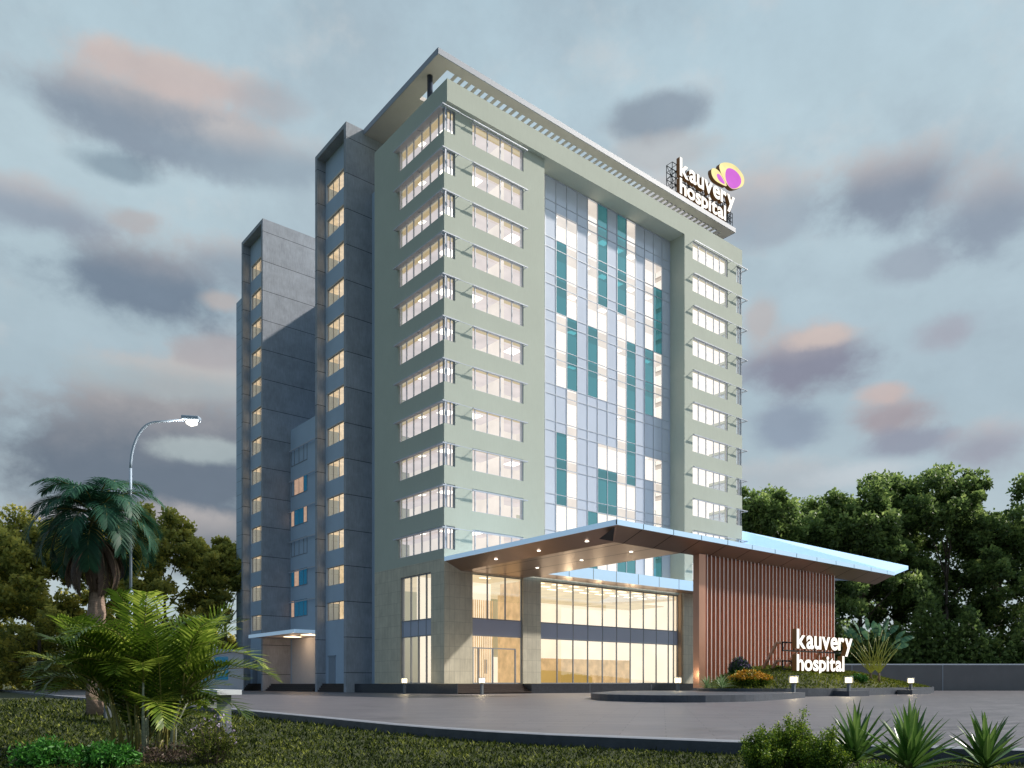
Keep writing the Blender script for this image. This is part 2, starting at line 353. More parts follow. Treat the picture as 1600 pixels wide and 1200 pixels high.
# paving
pm,nn=nt_new('paving_tiles'); LL=nn.links.new
o_=nd(nn,'ShaderNodeOutputMaterial'); p_=nd(nn,'ShaderNodeBsdfPrincipled',_Roughness=.42); t_=nd(nn,'ShaderNodeTexCoord')
mp=nd(nn,'ShaderNodeMapping'); mp.inputs['Rotation'].default_value=(0,0,R(50)); LL(t_.outputs['Object'],mp.inputs[0])
br=nd(nn,'ShaderNodeTexBrick',offset=.5,_Scale=1.0); br.inputs['Brick Width'].default_value=1.8; br.inputs['Row Height'].default_value=.6; br.inputs['Mortar Size'].default_value=.012
br.inputs['Color1'].default_value=(.165,.152,.17,1); br.inputs['Color2'].default_value=(.125,.117,.135,1); br.inputs['Mortar'].default_value=(.07,.067,.075,1); LL(mp.outputs[0],br.inputs['Vector'])
m2=nd(nn,'ShaderNodeMapping'); m2.inputs['Rotation'].default_value=(0,0,R(39)); m2.inputs['Scale'].default_value=(.35,2.2,1); LL(t_.outputs['Object'],m2.inputs[0])
a_=nd(nn,'ShaderNodeTexNoise',_Scale=1.0,_Detail=9.0,_Roughness=.7); LL(m2.outputs[0],a_.inputs[0])
r_=nd(nn,'ShaderNodeMapRange'); r_.inputs['From Min'].default_value=.3; r_.inputs['From Max'].default_value=.7; r_.inputs['To Min'].default_value=.55; r_.inputs['To Max'].default_value=1.25; LL(a_.outputs[0],r_.inputs[0])
vs=nd(nn,'ShaderNodeVectorMath',operation='SCALE'); LL(br.outputs[0],vs.inputs[0]); LL(r_.outputs[0],vs.inputs['Scale']); LL(vs.outputs[0],p_.inputs[0])
r2=nd(nn,'ShaderNodeMapRange'); r2.inputs['To Min'].default_value=.28; r2.inputs['To Max'].default_value=.6; LL(a_.outputs[0],r2.inputs[0]); LL(r2.outputs[0],p_.inputs['Roughness'])
LL(p_.outputs[0],o_.inputs[0])
pav=MB(); poly=kerb+[(260,-120),(260,90)]
def offset(P,d):
    Q=[]
    for i,p in enumerate(P):
        a=P[max(i-1,0)]; b=P[min(i+1,len(P)-1)]; t=Vector((b[0]-a[0],b[1]-a[1])).normalized(); Q.append((p[0]+t.y*d*-1,p[1]+t.x*d))
    return Q
inner=offset(kerb,.30)    # toward the paving
pav.prism(inner+[(260,-120),(260,90)],G-.3,G)
tag(pav.build('forecourt_paving',pm),kind='structure')
kb=MB()
for i in range(len(kerb)-1):
    a,b,c,d=kerb[i],kerb[i+1],inner[i+1],inner[i]
    kb.quad([(a[0],a[1],G-.3),(b[0],b[1],G-.3),(b[0],b[1],G+.0),(a[0],a[1],G+.0)][::-1])
    kb.quad([(a[0],a[1],G+.0),(b[0],b[1],G+.0),(b[0]*.8+c[0]*.2,b[1]*.8+c[1]*.2,G+.02),(a[0]*.8+d[0]*.2,a[1]*.8+d[1]*.2,G+.02)],1)
    kb.quad([(a[0]*.8+d[0]*.2,a[1]*.8+d[1]*.2,G+.02),(b[0]*.8+c[0]*.2,b[1]*.8+c[1]*.2,G+.02),(c[0],c[1],G+.02),(d[0],d[1],G+.02)],1)
    kb.quad([(d[0],d[1],G+.02),(c[0],c[1],G+.02),(c[0],c[1],G-.1),(d[0],d[1],G-.1)],1)
tag(kb.build('kerb',[M_kerb,M_kerbtop]),kind='structure')

# ------------------------------------------------------------------ the building
B=empty('hospital_building',(0,0,0),'tall pale green hospital block with grey concrete stair towers and lit windows','building')
ZT=[55.55-ST*k for k in range(11)]; ZB=[53.3-ST*k for k in range(11)]; POD=12.1
wl=MB()
# bands between window rows (front left, left side, right block, right side)
edges=[(55.8,ZT[0])]+[(ZB[k],ZT[k+1]) for k in range(10)]+[(ZB[10],POD)]
for z1,z0 in edges:
    if z1-z0<.05: z1=z0+.25
    wl.box(0,12.9,0,.45,z0,z1); wl.box(0,.45,.45,13.4,z0,z1)
    wl.box(36,47.8,-.5,0,z0,z1); wl.box(47.35,47.8,0,13.4,z0,z1)
for k in range(11):
    z0,z1=ZB[k],ZT[k]
    wl.box(1.3,3.38,0,.45,z0,z1); wl.box(9.98,12.9,0,.45,z0,z1); wl.box(0,.45,8.35,13.4,z0,z1)
    wl.box(36,37.3,-.5,0,z0,z1); wl.box(44.6,46.5,-.5,0,z0,z1); wl.box(47.35,47.8,6,13.4,z0,z1)
wl.box(12.9,13.2,.45,2.4,POD,55.8)          # left reveal of the recess
wl.box(35.7,36,-.5,2.4,POD,55.8)            # right reveal
wl.box(.45,47.35,13.1,13.4,G,57.9)          # back
wl.build('wall',M_green,B)
pr=MB(); pr.box(0,47.8,-.5,2.6,55.8,57.95); pr.box(0,.4,2.6,13.4,55.8,57.95); pr.box(47.4,47.8,2.6,13.4,55.8,57.95); pr.box(.4,47.4,2.6,13.0,55.9,56.2)
pr.build('parapet',M_green,B)
# podium cladding in stone
st=MB()
st.box(0,3.4,0,.5,0,POD); st.box(9.93,12.4,0,.5,0,POD); st.box(3.4,9.93,0,.5,10.98,POD); st.box(12.4,35.3,0,.5,10.95,POD)
st.box(35.5,37.9,-.5,.5,0,POD); st.box(37.9,47.8,-.5,0,10.95,POD); st.box(39.4,47.8,-.5,0,0,10.95)
st.box(0,.5,.5,2.29,0,POD); st.box(0,.5,7.99,13.4,0,POD); st.box(0,.5,2.29,7.99,10.98,POD); st.box(47.3,47.8,0,13.4,0,POD)
st.build('stone_cladding',M_stone,B)
tb=MB(); tb.box(35.3,35.5,-.3,.5,0,POD-.1); tb.build('bronze_trim',mat('warm_trim',(.55,.38,.24),.5),B)
pl=MB(); pl.box(-.03,.05,-2.2,17.9,G-.3,-.02); pl.box(.05,47.9,-2.2,0,G-.3,-.9)
pl.box(9.2,47.9,-2.2,-.0,-.9,-.02); pl.box(.05,47.4,.0,.6,-.9,-.02)
for x in (17.5,27.5,37.5): pl.box(x,x+.03,-2.206,-2.19,G,-.04,1)
pl.build('plinth',[M_dark,M_frame],B)
sp_=MB()
for i in range(5): sp_.box(.05,9.2,-2.2+.34*i,-.5,G+.0+.196*i+.01,G+.196*(i+1))
sp_.box(.05,9.2,-.5,0,-.9,-.02)
sp_.build('entrance_steps',M_step,B)

def win_geo(wd,ht,mull,fr=.07,dep=.16,tr=None,sill=True):
    """frame in local axes: x along, y inward, z up from the sill"""
    m=MB()
    m.box(0,wd,.10,.10+dep,0,fr); m.box(0,wd,.10,.10+dep,ht-fr,ht); m.box(0,fr,.10,.10+dep,fr,ht-fr); m.box(wd-fr,wd,.10,.10+dep,fr,ht-fr)
    for x in mull: m.box(x-fr*.55,x+fr*.55,.11,.09+dep,fr,ht-fr)
    if tr: m.box(fr,wd-fr,.125,.08+dep,tr-.03,tr+.03)
    return m
def make_window(name,wd,ht,mull,M_g,parent=B,frm=M_whiteal,**k):
    o=win_geo(wd,ht,mull,**k).build(name,frm,parent)
    p=MB(); p.quad([(.02,.18,.02),(wd-.02,.18,.02),(wd-.02,.18,ht-.02),(.02,.18,ht-.02)]); p.build('pane',M_g,o)
    return o
H_=ZT[0]-ZB[0]
w_corner=make_window('window',8.35,H_,[1.29,2.64,4.17,5.68,7.18],M_glass)
p_ = w_corner; p_.rotation_euler=(0,0,R(-90))
wf2=make_window('window',1.3,H_,[.42,.85],M_glass,frm=M_frame)
w_front=make_window('window',6.6,H_,[.44,1.98,3.63,5.16,6.35],M_glass)
w_right=make_window('window',7.3,H_,[1.35,2.9,4.5,5.75],M_glass)
w_rcorn=make_window('window',1.3,H_,[.65],M_glass,frm=M_frame)
w_rside=make_window('window',6.0,H_,[1.5,3,4.5],M_glass); w_rside.rotation_euler=(0,0,R(90))
cl_geo=MB(); cl_geo.box(-.7,.7,-.7,.7,-.03,0); cl=cl_geo.build('ceiling_light',M_lamp,B)
def shade():
    m=MB(); z0,z1=-.05,.05; o=.42
    m.box(-o-.12,-o+.0,-.0,8.6,z0,z1); m.box(-o-.12,1.5,-o-.12,-o,z0,z1); m.box(-o-.12,-o,-o,-.0,z0,z1)
    m.box(3.1,10.15,-o-.12,-o,z0,z1); m.box(1.5,3.1,-o-.08,-o-.03,-.02,.03)
    m.box(-o,0,-.0,8.6,.02,.03,1)
    for x in (3.2,10.0,1.35): m.box(x,x+.05,-o,0,-.03,.03)
    for y in (8.5,4.2): m.box(-o,0,y,y+.05,-.03,.03)
    return m
def shadeR():
    m=MB(); z0,z1=-.05,.05; o=.42; Y=-.5
    m.box(37.0,44.9,Y-o-.12,Y-o,z0,z1); m.box(44.9,46.3,Y-o-.08,Y-o-.03,-.02,.03); m.box(46.3,47.8+o+.12,Y-o-.12,Y-o,z0,z1); m.box(47.8+o,47.8+o+.12,Y-o,6,z0,z1)
    for x in (37.1,44.8,46.4): m.box(x,x+.05,Y-o,Y,-.03,.03)
    return m
s0=shade().build('sunshade',M_whiteal,B); s1=shadeR().build('sunshade',M_whiteal,B)
for k in range(11):
    z=ZB[k]
    first=(k==0)
    def put(o,loc):
        if first: o.location=loc; return o
        return copy_tree(o,B,loc)
    put(w_corner,(0,8.35,z)); put(wf2,(0.0,0,z)); put(w_front,(3.38,0,z)); put(w_right,(37.3,-.5,z)); put(w_rcorn,(46.5,-.5,z)); put(w_rside,(47.8,-.2,z))
    zs=ZT[k]-(.30 if k else .22)
    put(s0,(0,0,zs)); put(s1,(0,0,zs))
    if first: cl.location=(2.6,3.4,ZT[0]+.22)
    else: copy_tree(cl,B,(2.6+random.uniform(-.2,.3),3.3+random.uniform(-.3,.3),ZT[k]+.22))
# rooms behind: ceilings, trims and back walls of every storey
rm=MB()
for k in range(11):
    z0,z1=ZB[k]-.9,(ZT[k]+.27 if k else 55.78)
    for (x0,x1,y0,y1) in ((.5,12.8,.5,13.0),):
        rm.quad([(x0,y0,z1),(x0,y1,z1),(x1,y1,z1),(x1,y0,z1)],0)
        rm.quad([(x0,y0,z1-.012),(x1,y0,z1-.012),(x1,y0+.9,z1-.012),(x0,y0+.9,z1-.012)],1); rm.quad([(x0,y0+.9,z1-.012),(x0+.9,y0+.9,z1-.012),(x0+.9,y1,z1-.012),(x0,y1,z1-.012)],1)
        rm.box(x0,x1,y0,y1,z0-.2,z0,3)
    rm.quad([(4.2,4.6,z0),(12.8,4.6,z0),(12.8,4.6,z1),(4.2,4.6,z1)],2); rm.quad([(4.2,4.6,z0),(4.2,13,z0),(4.2,13,z1),(4.2,4.6,z1)],2)
    rm.quad([(4.2+3.6,.55,z0),(4.2+3.6,4.6,z0),(4.2+3.6,4.6,z1),(4.2+3.6,.55,z1)],2)
    rm.quad([(36.1,.1,z1),(36.1,8,z1),(47.3,8,z1),(47.3,.1,z1)],4); rm.quad([(36.1,.1,z1-.012),(47.3,.1,z1-.012),(47.3,.55,z1-.012),(36.1,.55,z1-.012)],1)
    rm.box(36.1,47.3,.1,8,z0-.2,z0,3); rm.quad([(36.1,4.5,z0),(47.3,4.5,z0),(47.3,4.5,z1),(36.1,4.5,z1)],4)
rm.build('room_interior',[M_ceil,M_ceilY,M_blind,M_slab,M_blindB],B)
for k in range(11):
    for x in (5.4,10.6):
        if (k*7+int(x))%3==0: copy_tree(cl,B,(x,2.6,ZT[k]+.22))
    copy_tree(cl,B,(.5+1.0,6.2,ZT[k]+.22)).scale=(.35,.6,1)

# curtain wall of coloured glass strips in the recess
YG=1.8; XC=[12.95]+[14.55+1.633*j for j in range(13)]+[35.65]
UP=[53.2-ST*k for k in range(11)]; LO=[52.1-ST*k for k in range(11)]
top=55.8; bot=POD+.05
cw=MB()
for x in XC: cw.box(x-.04,x+.04,YG-.06,YG+.08,bot,top)
for z in UP+LO:
    for i in range(14): cw.box(XC[i]+.04,XC[i+1]-.04,YG-.045,YG+.06,z-.035,z+.035)
cw.box(12.95,35.65,YG-.08,YG+.1,top-.12,top-.001)
CW=cw.build('curtain_wall',M_whiteal,B)
P_={0:[('W',49.2),('T',41.1),('W',33.0),('B',23.85),('W',16.9),('T',bot)],1:[('B',bot)],
 2:[('B',52.2),('W',49.2),('T',41.1),('W',33.0),('B',27.95),('T',19.8),('W',bot)],
 3:[('B',52.2),('W',41.1),('T',33.0),('W',bot)],4:[('B',bot)],5:[('W',41.1),('T',33.0),('B',19.8),('T',bot)],
 6:[('T',44.0),('W',33.0),('B',27.95),('W',25.0),('T',19.8),('W',bot)],
 7:[('B',27.95),('W',25.0),('T',19.8),('W',bot)],8:[('T',44.0),('W',16.9),('T',bot)],9:[('W',41.1),('T',23.85),('W',16.9),('T',bot)],
 10:[('B',bot)],11:[('B',52.2),('W',41.1),('T',33.0),('B',27.95),('W',25.0),('B',16.9),('W',bot)],
 12:[('B',52.2),('W',49.2),('T',41.1),('W',33.0),('B',27.95),('W',16.9),('T',bot)],13:[('B',bot)]}
for c,segs in P_.items():
    z1=top-.12
    for kd,z0 in segs:
        m=MB(); x0,x1=XC[c]+.02,XC[c+1]-.02
        m.quad([(x0,YG,z0),(x1,YG,z0),(x1,YG,z1),(x0,YG,z1)]); m.build('glass_panel',{'W':M_glassC,'T':M_teal,'B':M_spandB}[kd],CW); z1=z0
ri=MB()
for k in range(11):
    zc=UP[k]-.45+ST if k==0 else UP[k-1]-.45
    zf=UP[k]-.75
    if k==0: zc=top-.05
    ri.quad([(13.3,2.0,zc-.02),(13.3,11,zc-.02),(35.6,11,zc-.02),(35.6,2.0,zc-.02)],1)
    ri.quad([(13.3,4.2,zf),(35.6,4.2,zf),(35.6,4.2,zc),(13.3,4.2,zc)],0)
    ri.quad([(13.3,2.15,UP[k]-.05),(35.6,2.15,UP[k]-.05),(35.6,2.15,LO[k]-.05),(13.3,2.15,LO[k]-.05)],1)
ri.quad([(13.3,5.2,POD+.1),(35.6,5.2,POD+.1),(35.6,5.2,16.0),(13.3,5.2,16.0)],0)
ri.build('lit_storeys',[M_blindB,M_blind,M_slab],B)
cg=MB(); cg.box(-.55,.55,-.45,.45,-.05,-.02); cl2=cg.build('ceiling_light',M_lamp,B)
first=True
for k in range(1,11):
    for x in (15.3,17.0,20.3,22.2,25.3,27.9,30.2,33.2)[(k%2)*0:]:
        if random.random()<.55:
            loc=(x,3.4,UP[k-1]-.46)
            if first: cl2.location=loc; first=False
            else: copy_tree(cl2,B,loc)

# podium glazing and lobby
def glazing(x0,x1,y,mull,doors=False,z1=10.95):
    m=MB()
    for x in [x0+.05]+mull+[x1-.05]: m.box(x-.05,x+.05,y-.03,y+.12,0,z1)
    for z in (.04,4.8,6.5,z1-.06): m.box(x0,x1,y-.05,y+.10,z-.05,z+.05)
    o=m.build('lobby_glazing',M_frame,B)
    q=MB(); q.quad([(x0,y+.04,.05),(x1,y+.04,.05),(x1,y+.04,4.8),(x0,y+.04,4.8)]); q.quad([(x0,y+.04,6.5),(x1,y+.04,6.5),(x1,y+.04,z1),(x0,y+.04,z1)]); q.build('pane',M_glassC,o)
    s=MB(); s.box(x0+.02,x1-.02,y+.0,y+.09,4.86,6.44); s.build('spandrel_panel',M_spandP,o)
    return o
ga=glazing(3.4,9.93,.25,[])
up=MB()
for x in (5.45,7.75): up.box(x-.05,x+.05,.22,.37,6.5,10.9)
up.build('mullion',M_frame,ga)
dr=MB()
for x in (3.6,4.3,6.1,9.05): dr.box(x-.05,x+.05,.16,.34,0,3.5)
dr.box(3.6,9.05,.16,.34,3.5,3.6)
for x in (5.0,5.2): dr.box(x,x+.05,.08,.14,1.0,2.4)
dr.build('entrance_door',M_frame,B)
glazing(12.4,35.3,.25,[14.96,17.35,19.62,21.97,24.3,26.64,28.95,31.27,33.54,34.52])
glazing(37.9,39.4,-.25,[])
m=MB()
for y in (2.34,3.37,4.79,6.23,7.68,7.94): m.box(-.0+.12,.30,y-.05,y+.05,0,10.95)
for z in (.04,4.78,6.42,10.9): m.box(.10,.32,2.29,7.99,z-.05,z+.05)
o=m.build('lobby_glazing',M_frame,B)
q=MB(); q.quad([(.2,2.3,0),(.2,7.98,0),(.2,7.98,10.9),(.2,2.3,10.9)]); q.build('pane',M_glassC,o)
s=MB(); s.box(.15,.28,2.31,7.97,4.84,6.36); s.build('spandrel_panel',M_spandP,o)
lb=MB()
lb.quad([(.6,.6,.0),(47,.6,.0),(47,13,.0),(.6,13,.0)],0)
lb.quad([(.6,.55,11.0),(.6,13,11.0),(47,13,11.0),(47,.55,11.0)],1)
lb.box(.6,10,5.2,5.4,.001,5.6,2); lb.box(.6,10,5.6,5.8,5.6,10.9,2)
lb.box(17.2,47,12.4,12.6,3.2,10.99,2); lb.box(22.0,47,12.2,12.4,.001,3.2,3); lb.box(10,22,12.4,12.6,.001,3.2,2)
lb.box(11.0,11.2,.6,5.2,.001,10.9,3)
lb.box(12.4,16.6,7.2,7.4,.001,10.0,3)
lb.box(39.4,39.6,.6,12,.001,10.9,2)
lb.box(.62,47,5.9,12.2,10.2,10.3,1)
lb.build('lobby_interior',[M_lobfloor,M_lobceil,M_lobwall,M_lobwood],B)
# timber slats behind the entrance doors and on the lobby wall
sl_=MB()
for i in range(22): sl_.box(3.7+.29*i,3.80+.29*i,5.06,5.16,.01,9.0)
for i in range(14): sl_.box(12.5+.3*i,12.63+.3*i,7.1,7.18,.01,9.6)
sl_.build('timber_slats',M_lobwood,B)
dk=MB(); pts=[(16.5+8*t, 6.2-2.2*math.sin(t*2.2)) for t in np.linspace(0,1,16)]
for a,b in zip(pts[:-1],pts[1:]): dk.quad([(a[0],a[1],0),(b[0],b[1],0),(b[0],b[1],1.5-.9*((a[0]-16.5)/8)**2),(a[0],a[1],1.55-.9*((a[0]-16.9)/8)**2)])
dk.build('reception_desk',M_desk,B)
first=True; lg=MB(); lg.box(-.6,.6,-.22,.22,-.06,-.0); ll=lg.build('ceiling_light',M_lampW,B)
for i in range(9):
    for j,y in enumerate((1.6,3.6,5.3)):
        loc=(13.6+2.6*i,y,10.94)
        if first: ll.location=loc; first=False
        else: copy_tree(ll,B,loc)
for i in range(2): copy_tree(ll,B,(4.2+2.4*i,2.2,10.94))
for x in (14.5,19.5,24.5,30):
    a=bpy.data.lights.new('lobby_lamp','POINT'); a.energy=220; a.color=(1,.78,.5); a.shadow_soft_size=.4; q=bpy.data.objects.new('lobby_lamp',a); col.objects.link(q); q.location=(x,3.2,8.6)

# stair towers
def tower(y0,y1,seed):
    m=MB(); X=-1.1; xe=11.0
    m.box(X,xe,y0,y0+.55,G-.2,62.9); m.box(X,0.02,y1-.55,y1,G-.2,62.9); m.box(X,xe,y0,y1,62.9,63.4)
    o=m.build('stair_tower',M_conc,B)
    zb=[7.5+4.19*k for k in range(13)]; h=2.2
    b=MB(); ya,yb=y0+.55,y1-.55; w0,w1=ya+.85,yb-.25
    b.box(0,.4,ya,yb,G-.2,zb[0])
    for k in range(13):
        z1=zb[k+1] if k<12 else 62.9
        b.box(0,.4,ya,yb,zb[k]+h,z1); b.box(0,.4,ya,w0,zb[k],zb[k]+h); b.box(0,.4,w1,yb,zb[k],zb[k]+h)
    b.box(.4,xe,y1-.5,y1,G-.2,62.9)
    b.build('tower_infill',M_bluewall,B)
    t=MB(); t.quad([(1.8,ya,7),(1.8,yb,7),(1.8,yb,62.8),(1.8,ya,62.8)])
    for k in range(13): t.quad([(.42,ya,zb[k]+h+.01),(1.8,ya,zb[k]+h+.01),(1.8,yb,zb[k]+h+.01),(.42,yb,zb[k]+h+.01)])
    t.build('stairwell_interior',M_tblind,B)
    wd=w1-w0
    wn=make_window('window',wd,h,[wd*.24,wd*.5,wd*.76],M_glass,frm=M_frame,dep=.1); wn.rotation_euler=(0,0,R(-90)); wn.location=(0.08,w1,zb[0])
    for k in range(1,13): copy_tree(wn,B,(0.08,w1,zb[k]))
    lg=MB(); lg.box(-.35,.35,-.5,.5,-.05,0); l0=lg.build('ceiling_light',M_lampW,B); l0.location=(1.1,w0+1.2,zb[1]+h-.02)
    if seed==1:
        for k in range(3,12): copy_tree(l0,B,(1.1,w0+1.2+random.uniform(-.3,.3),zb[k]+h-.02))
    d=MB(); d.box(-.06,.05,yb-2.6,yb-.9,0,3.2); d.box(-.12,-.02,yb-2.75,yb-.75,3.2,3.35)
    d.build('stairwell_door',M_door,B)
    s=MB(); s.box(X+.06,-.02,ya,yb-3.0,G,-.0) if False else None
    for i in range(4): s.box(X+.05+.2*i,-.0,ya+.02,yb-.02,G+.25*i+.003,G+.25*(i+1)-.001)
    s.build('tower_steps',M_step,B)
    return o
tower(17.9,25.8,1); tower(42.0,49.8,2)
m=MB(); m.box(0,12,49.8,54.85,1.0,56.9); m.box(.35,12,49.85,54.5,G-.2,1.0); m.build('end_wall',M_strip,B)
m=MB(); m.box(2.2,11,13.4,17.9,G-.2,56.5); m.box(9,30,17.9,49.8,G-.2,55.9)
m.build('rear_block',M_bluewall,B)
# low block between the towers
m=MB(); X=2.9; m.box(X,9,25.8,42.0,8.2,35.3); m.box(X,9,25.8,42.0,G-.2,8.2)
LBW=m.build('low_block',M_bluewall,B)
zt=32.4; pat=['PPP','OOD','ODDO','PPP','DOOD','ODDO']
M_or=lit('peach_lit_blind',(.66,.44,.32),.72,var=.15,scale=2)
for i in range(6):
    z0=zt-4.19*i-2.3; m=MB(); wd=5.1
    m.box(0,wd,-.06,.0,0,.06); m.box(0,wd,-.06,.0,2.24,2.3); 
    for x in (0,1.0,2.5,4.0,wd-.06): m.box(x,x+.06,-.06,0,.06,2.24)
    o=m.build('window',M_frame,B); o.rotation_euler=(0,0,R(-90)); o.location=(2.9,41.7,z0)
    cols_={'P':M_bluewall,'O':M_or,'D':M_deepblue}
    seg=[(0,1.0),(1.0,2.5),(2.5,4.0),(4.0,wd)]; pt={0:'PPPP',1:'POOD',2:'ODDO',3:'PPPP',4:'DODD',5:'ODDD'}[i]
    for (a,b),c in zip(seg,pt):
        if c=='P': continue
        q=MB(); q.box(a+.03,b-.01,-.03,-.004,.03,2.27); q.build('pane',cols_[c],o)
    t=MB(); t.box(2.5,2.6,26.2,41.8,z0+1.95,z0+2.1); t.box(2.5,2.9,41.5,41.56,z0+1.97,z0+2.08); t.box(2.5,2.9,27,27.06,z0+1.97,z0+2.08); t.build('sunshade',M_whiteal,B)
m=MB(); m.box(2.78,2.9,27,41.2,-.02,6.1); m.build('service_door',mat('white_roller_door',(.62,.62,.64),.6,var=.03),B)
m=MB()
m.box(-3.0,2.9,27.3,41.95,6.15,6.5,0); m.box(-3.05,2.9,27.22,27.3,6.1,6.55,1); m.box(-3.08,-3.0,27.3,41.95,6.1,6.55,1)
sd=m.build('side_canopy',[M_slab,M_canfas],B)
for y in (30,35.2):
    q=MB(); q.box(-.6,1.4,y,y+1.0,6.08,6.148); q.build('canopy_light',M_lampW,sd)
for y in (30.5,35.7):
    a=bpy.data.lights.new('side_canopy_lamp','POINT'); a.energy=130; a.color=(1,.66,.4); a.shadow_soft_size=.4; q=bpy.data.objects.new('side_canopy_lamp',a); col.objects.link(q); q.location=(.5,y,5.6)
m=MB()
for i in range(4): m.box(-.9+.25*i,2.8,27.0,41.5,G+.24*i+.002,G+.24*(i+1))
m.build('service_steps',M_step,B)

# roof slab with slatted opening
XL,XR,YF,YB=1.2,50.9,2.7,17.9; z0,z1=62.9,63.35
m=MB()
m.box(XL,XR,YF+.1,4.0,z0,z1); m.box(XL,3.1,4.0,9.2,z0,z1); m.box(49.4,XR,4.0,9.2,z0,z1); m.box(XL,XR,9.2,YB,z0,z1)
RS=m.build('roof_slab',M_slab,B)
m=MB(); m.box(XL-.05,XR+.05,YF,YF+.1,z0-.04,z1+.12); m.box(XL-.08,XL,YF+.1,YB,z0-.04,z1+.12); m.box(XR,XR+.05,YF+.1,YB,z0-.04,z1+.12); m.build('slab_fascia',M_fascia,RS)
m=MB(); m.box(-.17,.17,0,5.2,z0+.03,z0+.12); s_=m.build('roof_slat',M_slab,RS); s_.location=(4.3,4.0,0)
for i in range(1,52): copy_tree(s_,RS,(4.3+.873*i,4.0,0))
M_col=mat('dark_column',(.05,.07,.12),.3,metal=.3)
for x,y in ((2.2,5.8),(49.8,5.8),(25,12.5)):
    m=MB(); m.tube([(x,y,56.2),(x,y,z0)],.3,16); m.build('roof_column',M_col,B,True)

# ------------------------------------------------------------------ entrance canopy
K=empty('entrance_canopy',(0,0,0),'wide folded entrance canopy with sky blue metal edge and bronze soffit','canopy')
ZTp,ZBt,ZS=12.2,11.8,11.0; YA=-22.6; YI=-20.45; XE=44.0; XI=10.1
JX=[2.96+3.57*i for i in range(12)]
m=MB()
xs=[0]+[x for x in JX if x<XE]+[XE]
for a,b in zip(xs[:-1],xs[1:]): m.box(a+.05,b-.05,YA,YA+.12,ZBt,ZTp)
m.box(0,XE,YA+.03,YA+.10,ZBt+.02,ZTp-.02,1)
m.box(0,.12,YA+.12,-.02,ZBt,ZTp)
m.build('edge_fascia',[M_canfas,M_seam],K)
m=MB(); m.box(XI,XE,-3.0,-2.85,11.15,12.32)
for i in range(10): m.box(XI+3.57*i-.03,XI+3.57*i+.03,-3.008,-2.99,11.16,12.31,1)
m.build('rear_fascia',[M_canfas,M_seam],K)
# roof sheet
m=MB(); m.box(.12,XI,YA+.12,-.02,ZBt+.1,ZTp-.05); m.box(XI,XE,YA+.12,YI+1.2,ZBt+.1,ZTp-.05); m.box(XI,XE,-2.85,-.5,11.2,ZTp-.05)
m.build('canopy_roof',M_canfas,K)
# soffit panels, split at the seams (20 mm shadow gaps)
sf=MB(); e=.05
def sq(pts): sf.quad(pts,0)
# left arm sloped strip and hip
sq([(.12,YA+.1,ZBt),(1.98,YI,ZS),(1.98,-.02,ZS),(.12,-.02,ZBt)][::-1])
cuts=[.12]+[x for x in JX]+[XE-.05]
cuts=[c for c in cuts if c<XE]
for a,b in zip(cuts[:-1],cuts[1:]):
    aa=a+e if a>.2 else a; bb=b-e
    if a<.2: sq([(aa,YA+.1,ZBt),(bb,YA+.1,ZBt),(bb,YI,ZS),(1.98,YI,ZS)][::-1])
    else: sq([(aa,YA+.1,ZBt),(bb,YA+.1,ZBt),(bb,YI,ZS),(aa,YI,ZS)][::-1])
for a,b in ((1.98,2.96),(2.96,6.53),(6.53,10.1)):
    sq([(a+(e if a>2 else 0),YI,ZS),(b-e,YI,ZS),(b-e,-.02,ZS),(a+(e if a>2 else 0),-.02,ZS)][::-1])
sq([(XI,-2.85,11.16),(XE,-2.85,11.16),(XE,-.52,11.16),(XI,-.52,11.16)][::-1])
sf.build('soffit',M_soffit,K)
bk=MB(); bk.box(2.0,XI-.1,YI,-.1,ZS+.06,ZS+.1); bk.box(XI-.05,XI+.0,YI,-3,ZS,ZTp-.1); 
bk.box(XI,XE,YI,YI+.06,ZS,ZTp-.1)
bk.quad([(.3,YA+.2,ZBt+.05),(XE,YA+.2,ZBt+.05),(XE,YI,ZS+.06),(.3,YI,ZS+.06)])
bk.build('soffit_backing',M_seam,K)
# raised wing at the right end
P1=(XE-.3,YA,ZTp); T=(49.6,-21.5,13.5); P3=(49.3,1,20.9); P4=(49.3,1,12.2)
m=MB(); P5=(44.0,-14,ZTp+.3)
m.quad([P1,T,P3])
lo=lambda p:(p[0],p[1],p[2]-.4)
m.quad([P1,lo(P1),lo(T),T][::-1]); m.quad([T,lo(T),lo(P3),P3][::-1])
m.build('canopy_wing',mat('sky_blue_roof_sheet',(.46,.66,.90),.4,var=.04,scale=.3,emis=(.32,.55,.86),es=.62),K); m=MB(); m.quad([P1,P3,P4]); m.build('wing_gable',mat('blue_gable_glow_sheet',(.46,.66,.90),.5,var=.05,scale=.3,emis=(.36,.60,.88),es=.95),K)  # wing sheet glows by emission; gable glows more to offset its shade
m=MB(); m.quad([lo(P1),lo(P3),lo(T)]); m.quad([(38.7,YI,ZS),(XE-.3,YA+.1,ZBt),lo(T)]); m.quad([(34.8,YI+1.5,ZS-.1),(38.7,YI,ZS),lo(T),lo(P4)]); m.build('wing_soffit',mat('grey_soffit',(.25,.25,.28),.4,metal=.4),K)
dl=MB(); dl.tube([(0,0,-.03),(0,0,.02)],.16,14); d0=dl.build('downlight',M_lamp,K); first=True
for x,y in ((1.25,-6.5),(1.25,-12.4),(1.25,-18.2),(6.3,-6.4),(6.3,-12.4),(6.3,-18.3)):
    z=ZS-.01 if x>2 else ZBt-(x-.12)/(1.86)*(.8)-.02
    if first: d0.location=(x,y,z); first=False
    else: copy_tree(d0,K,(x,y,z))
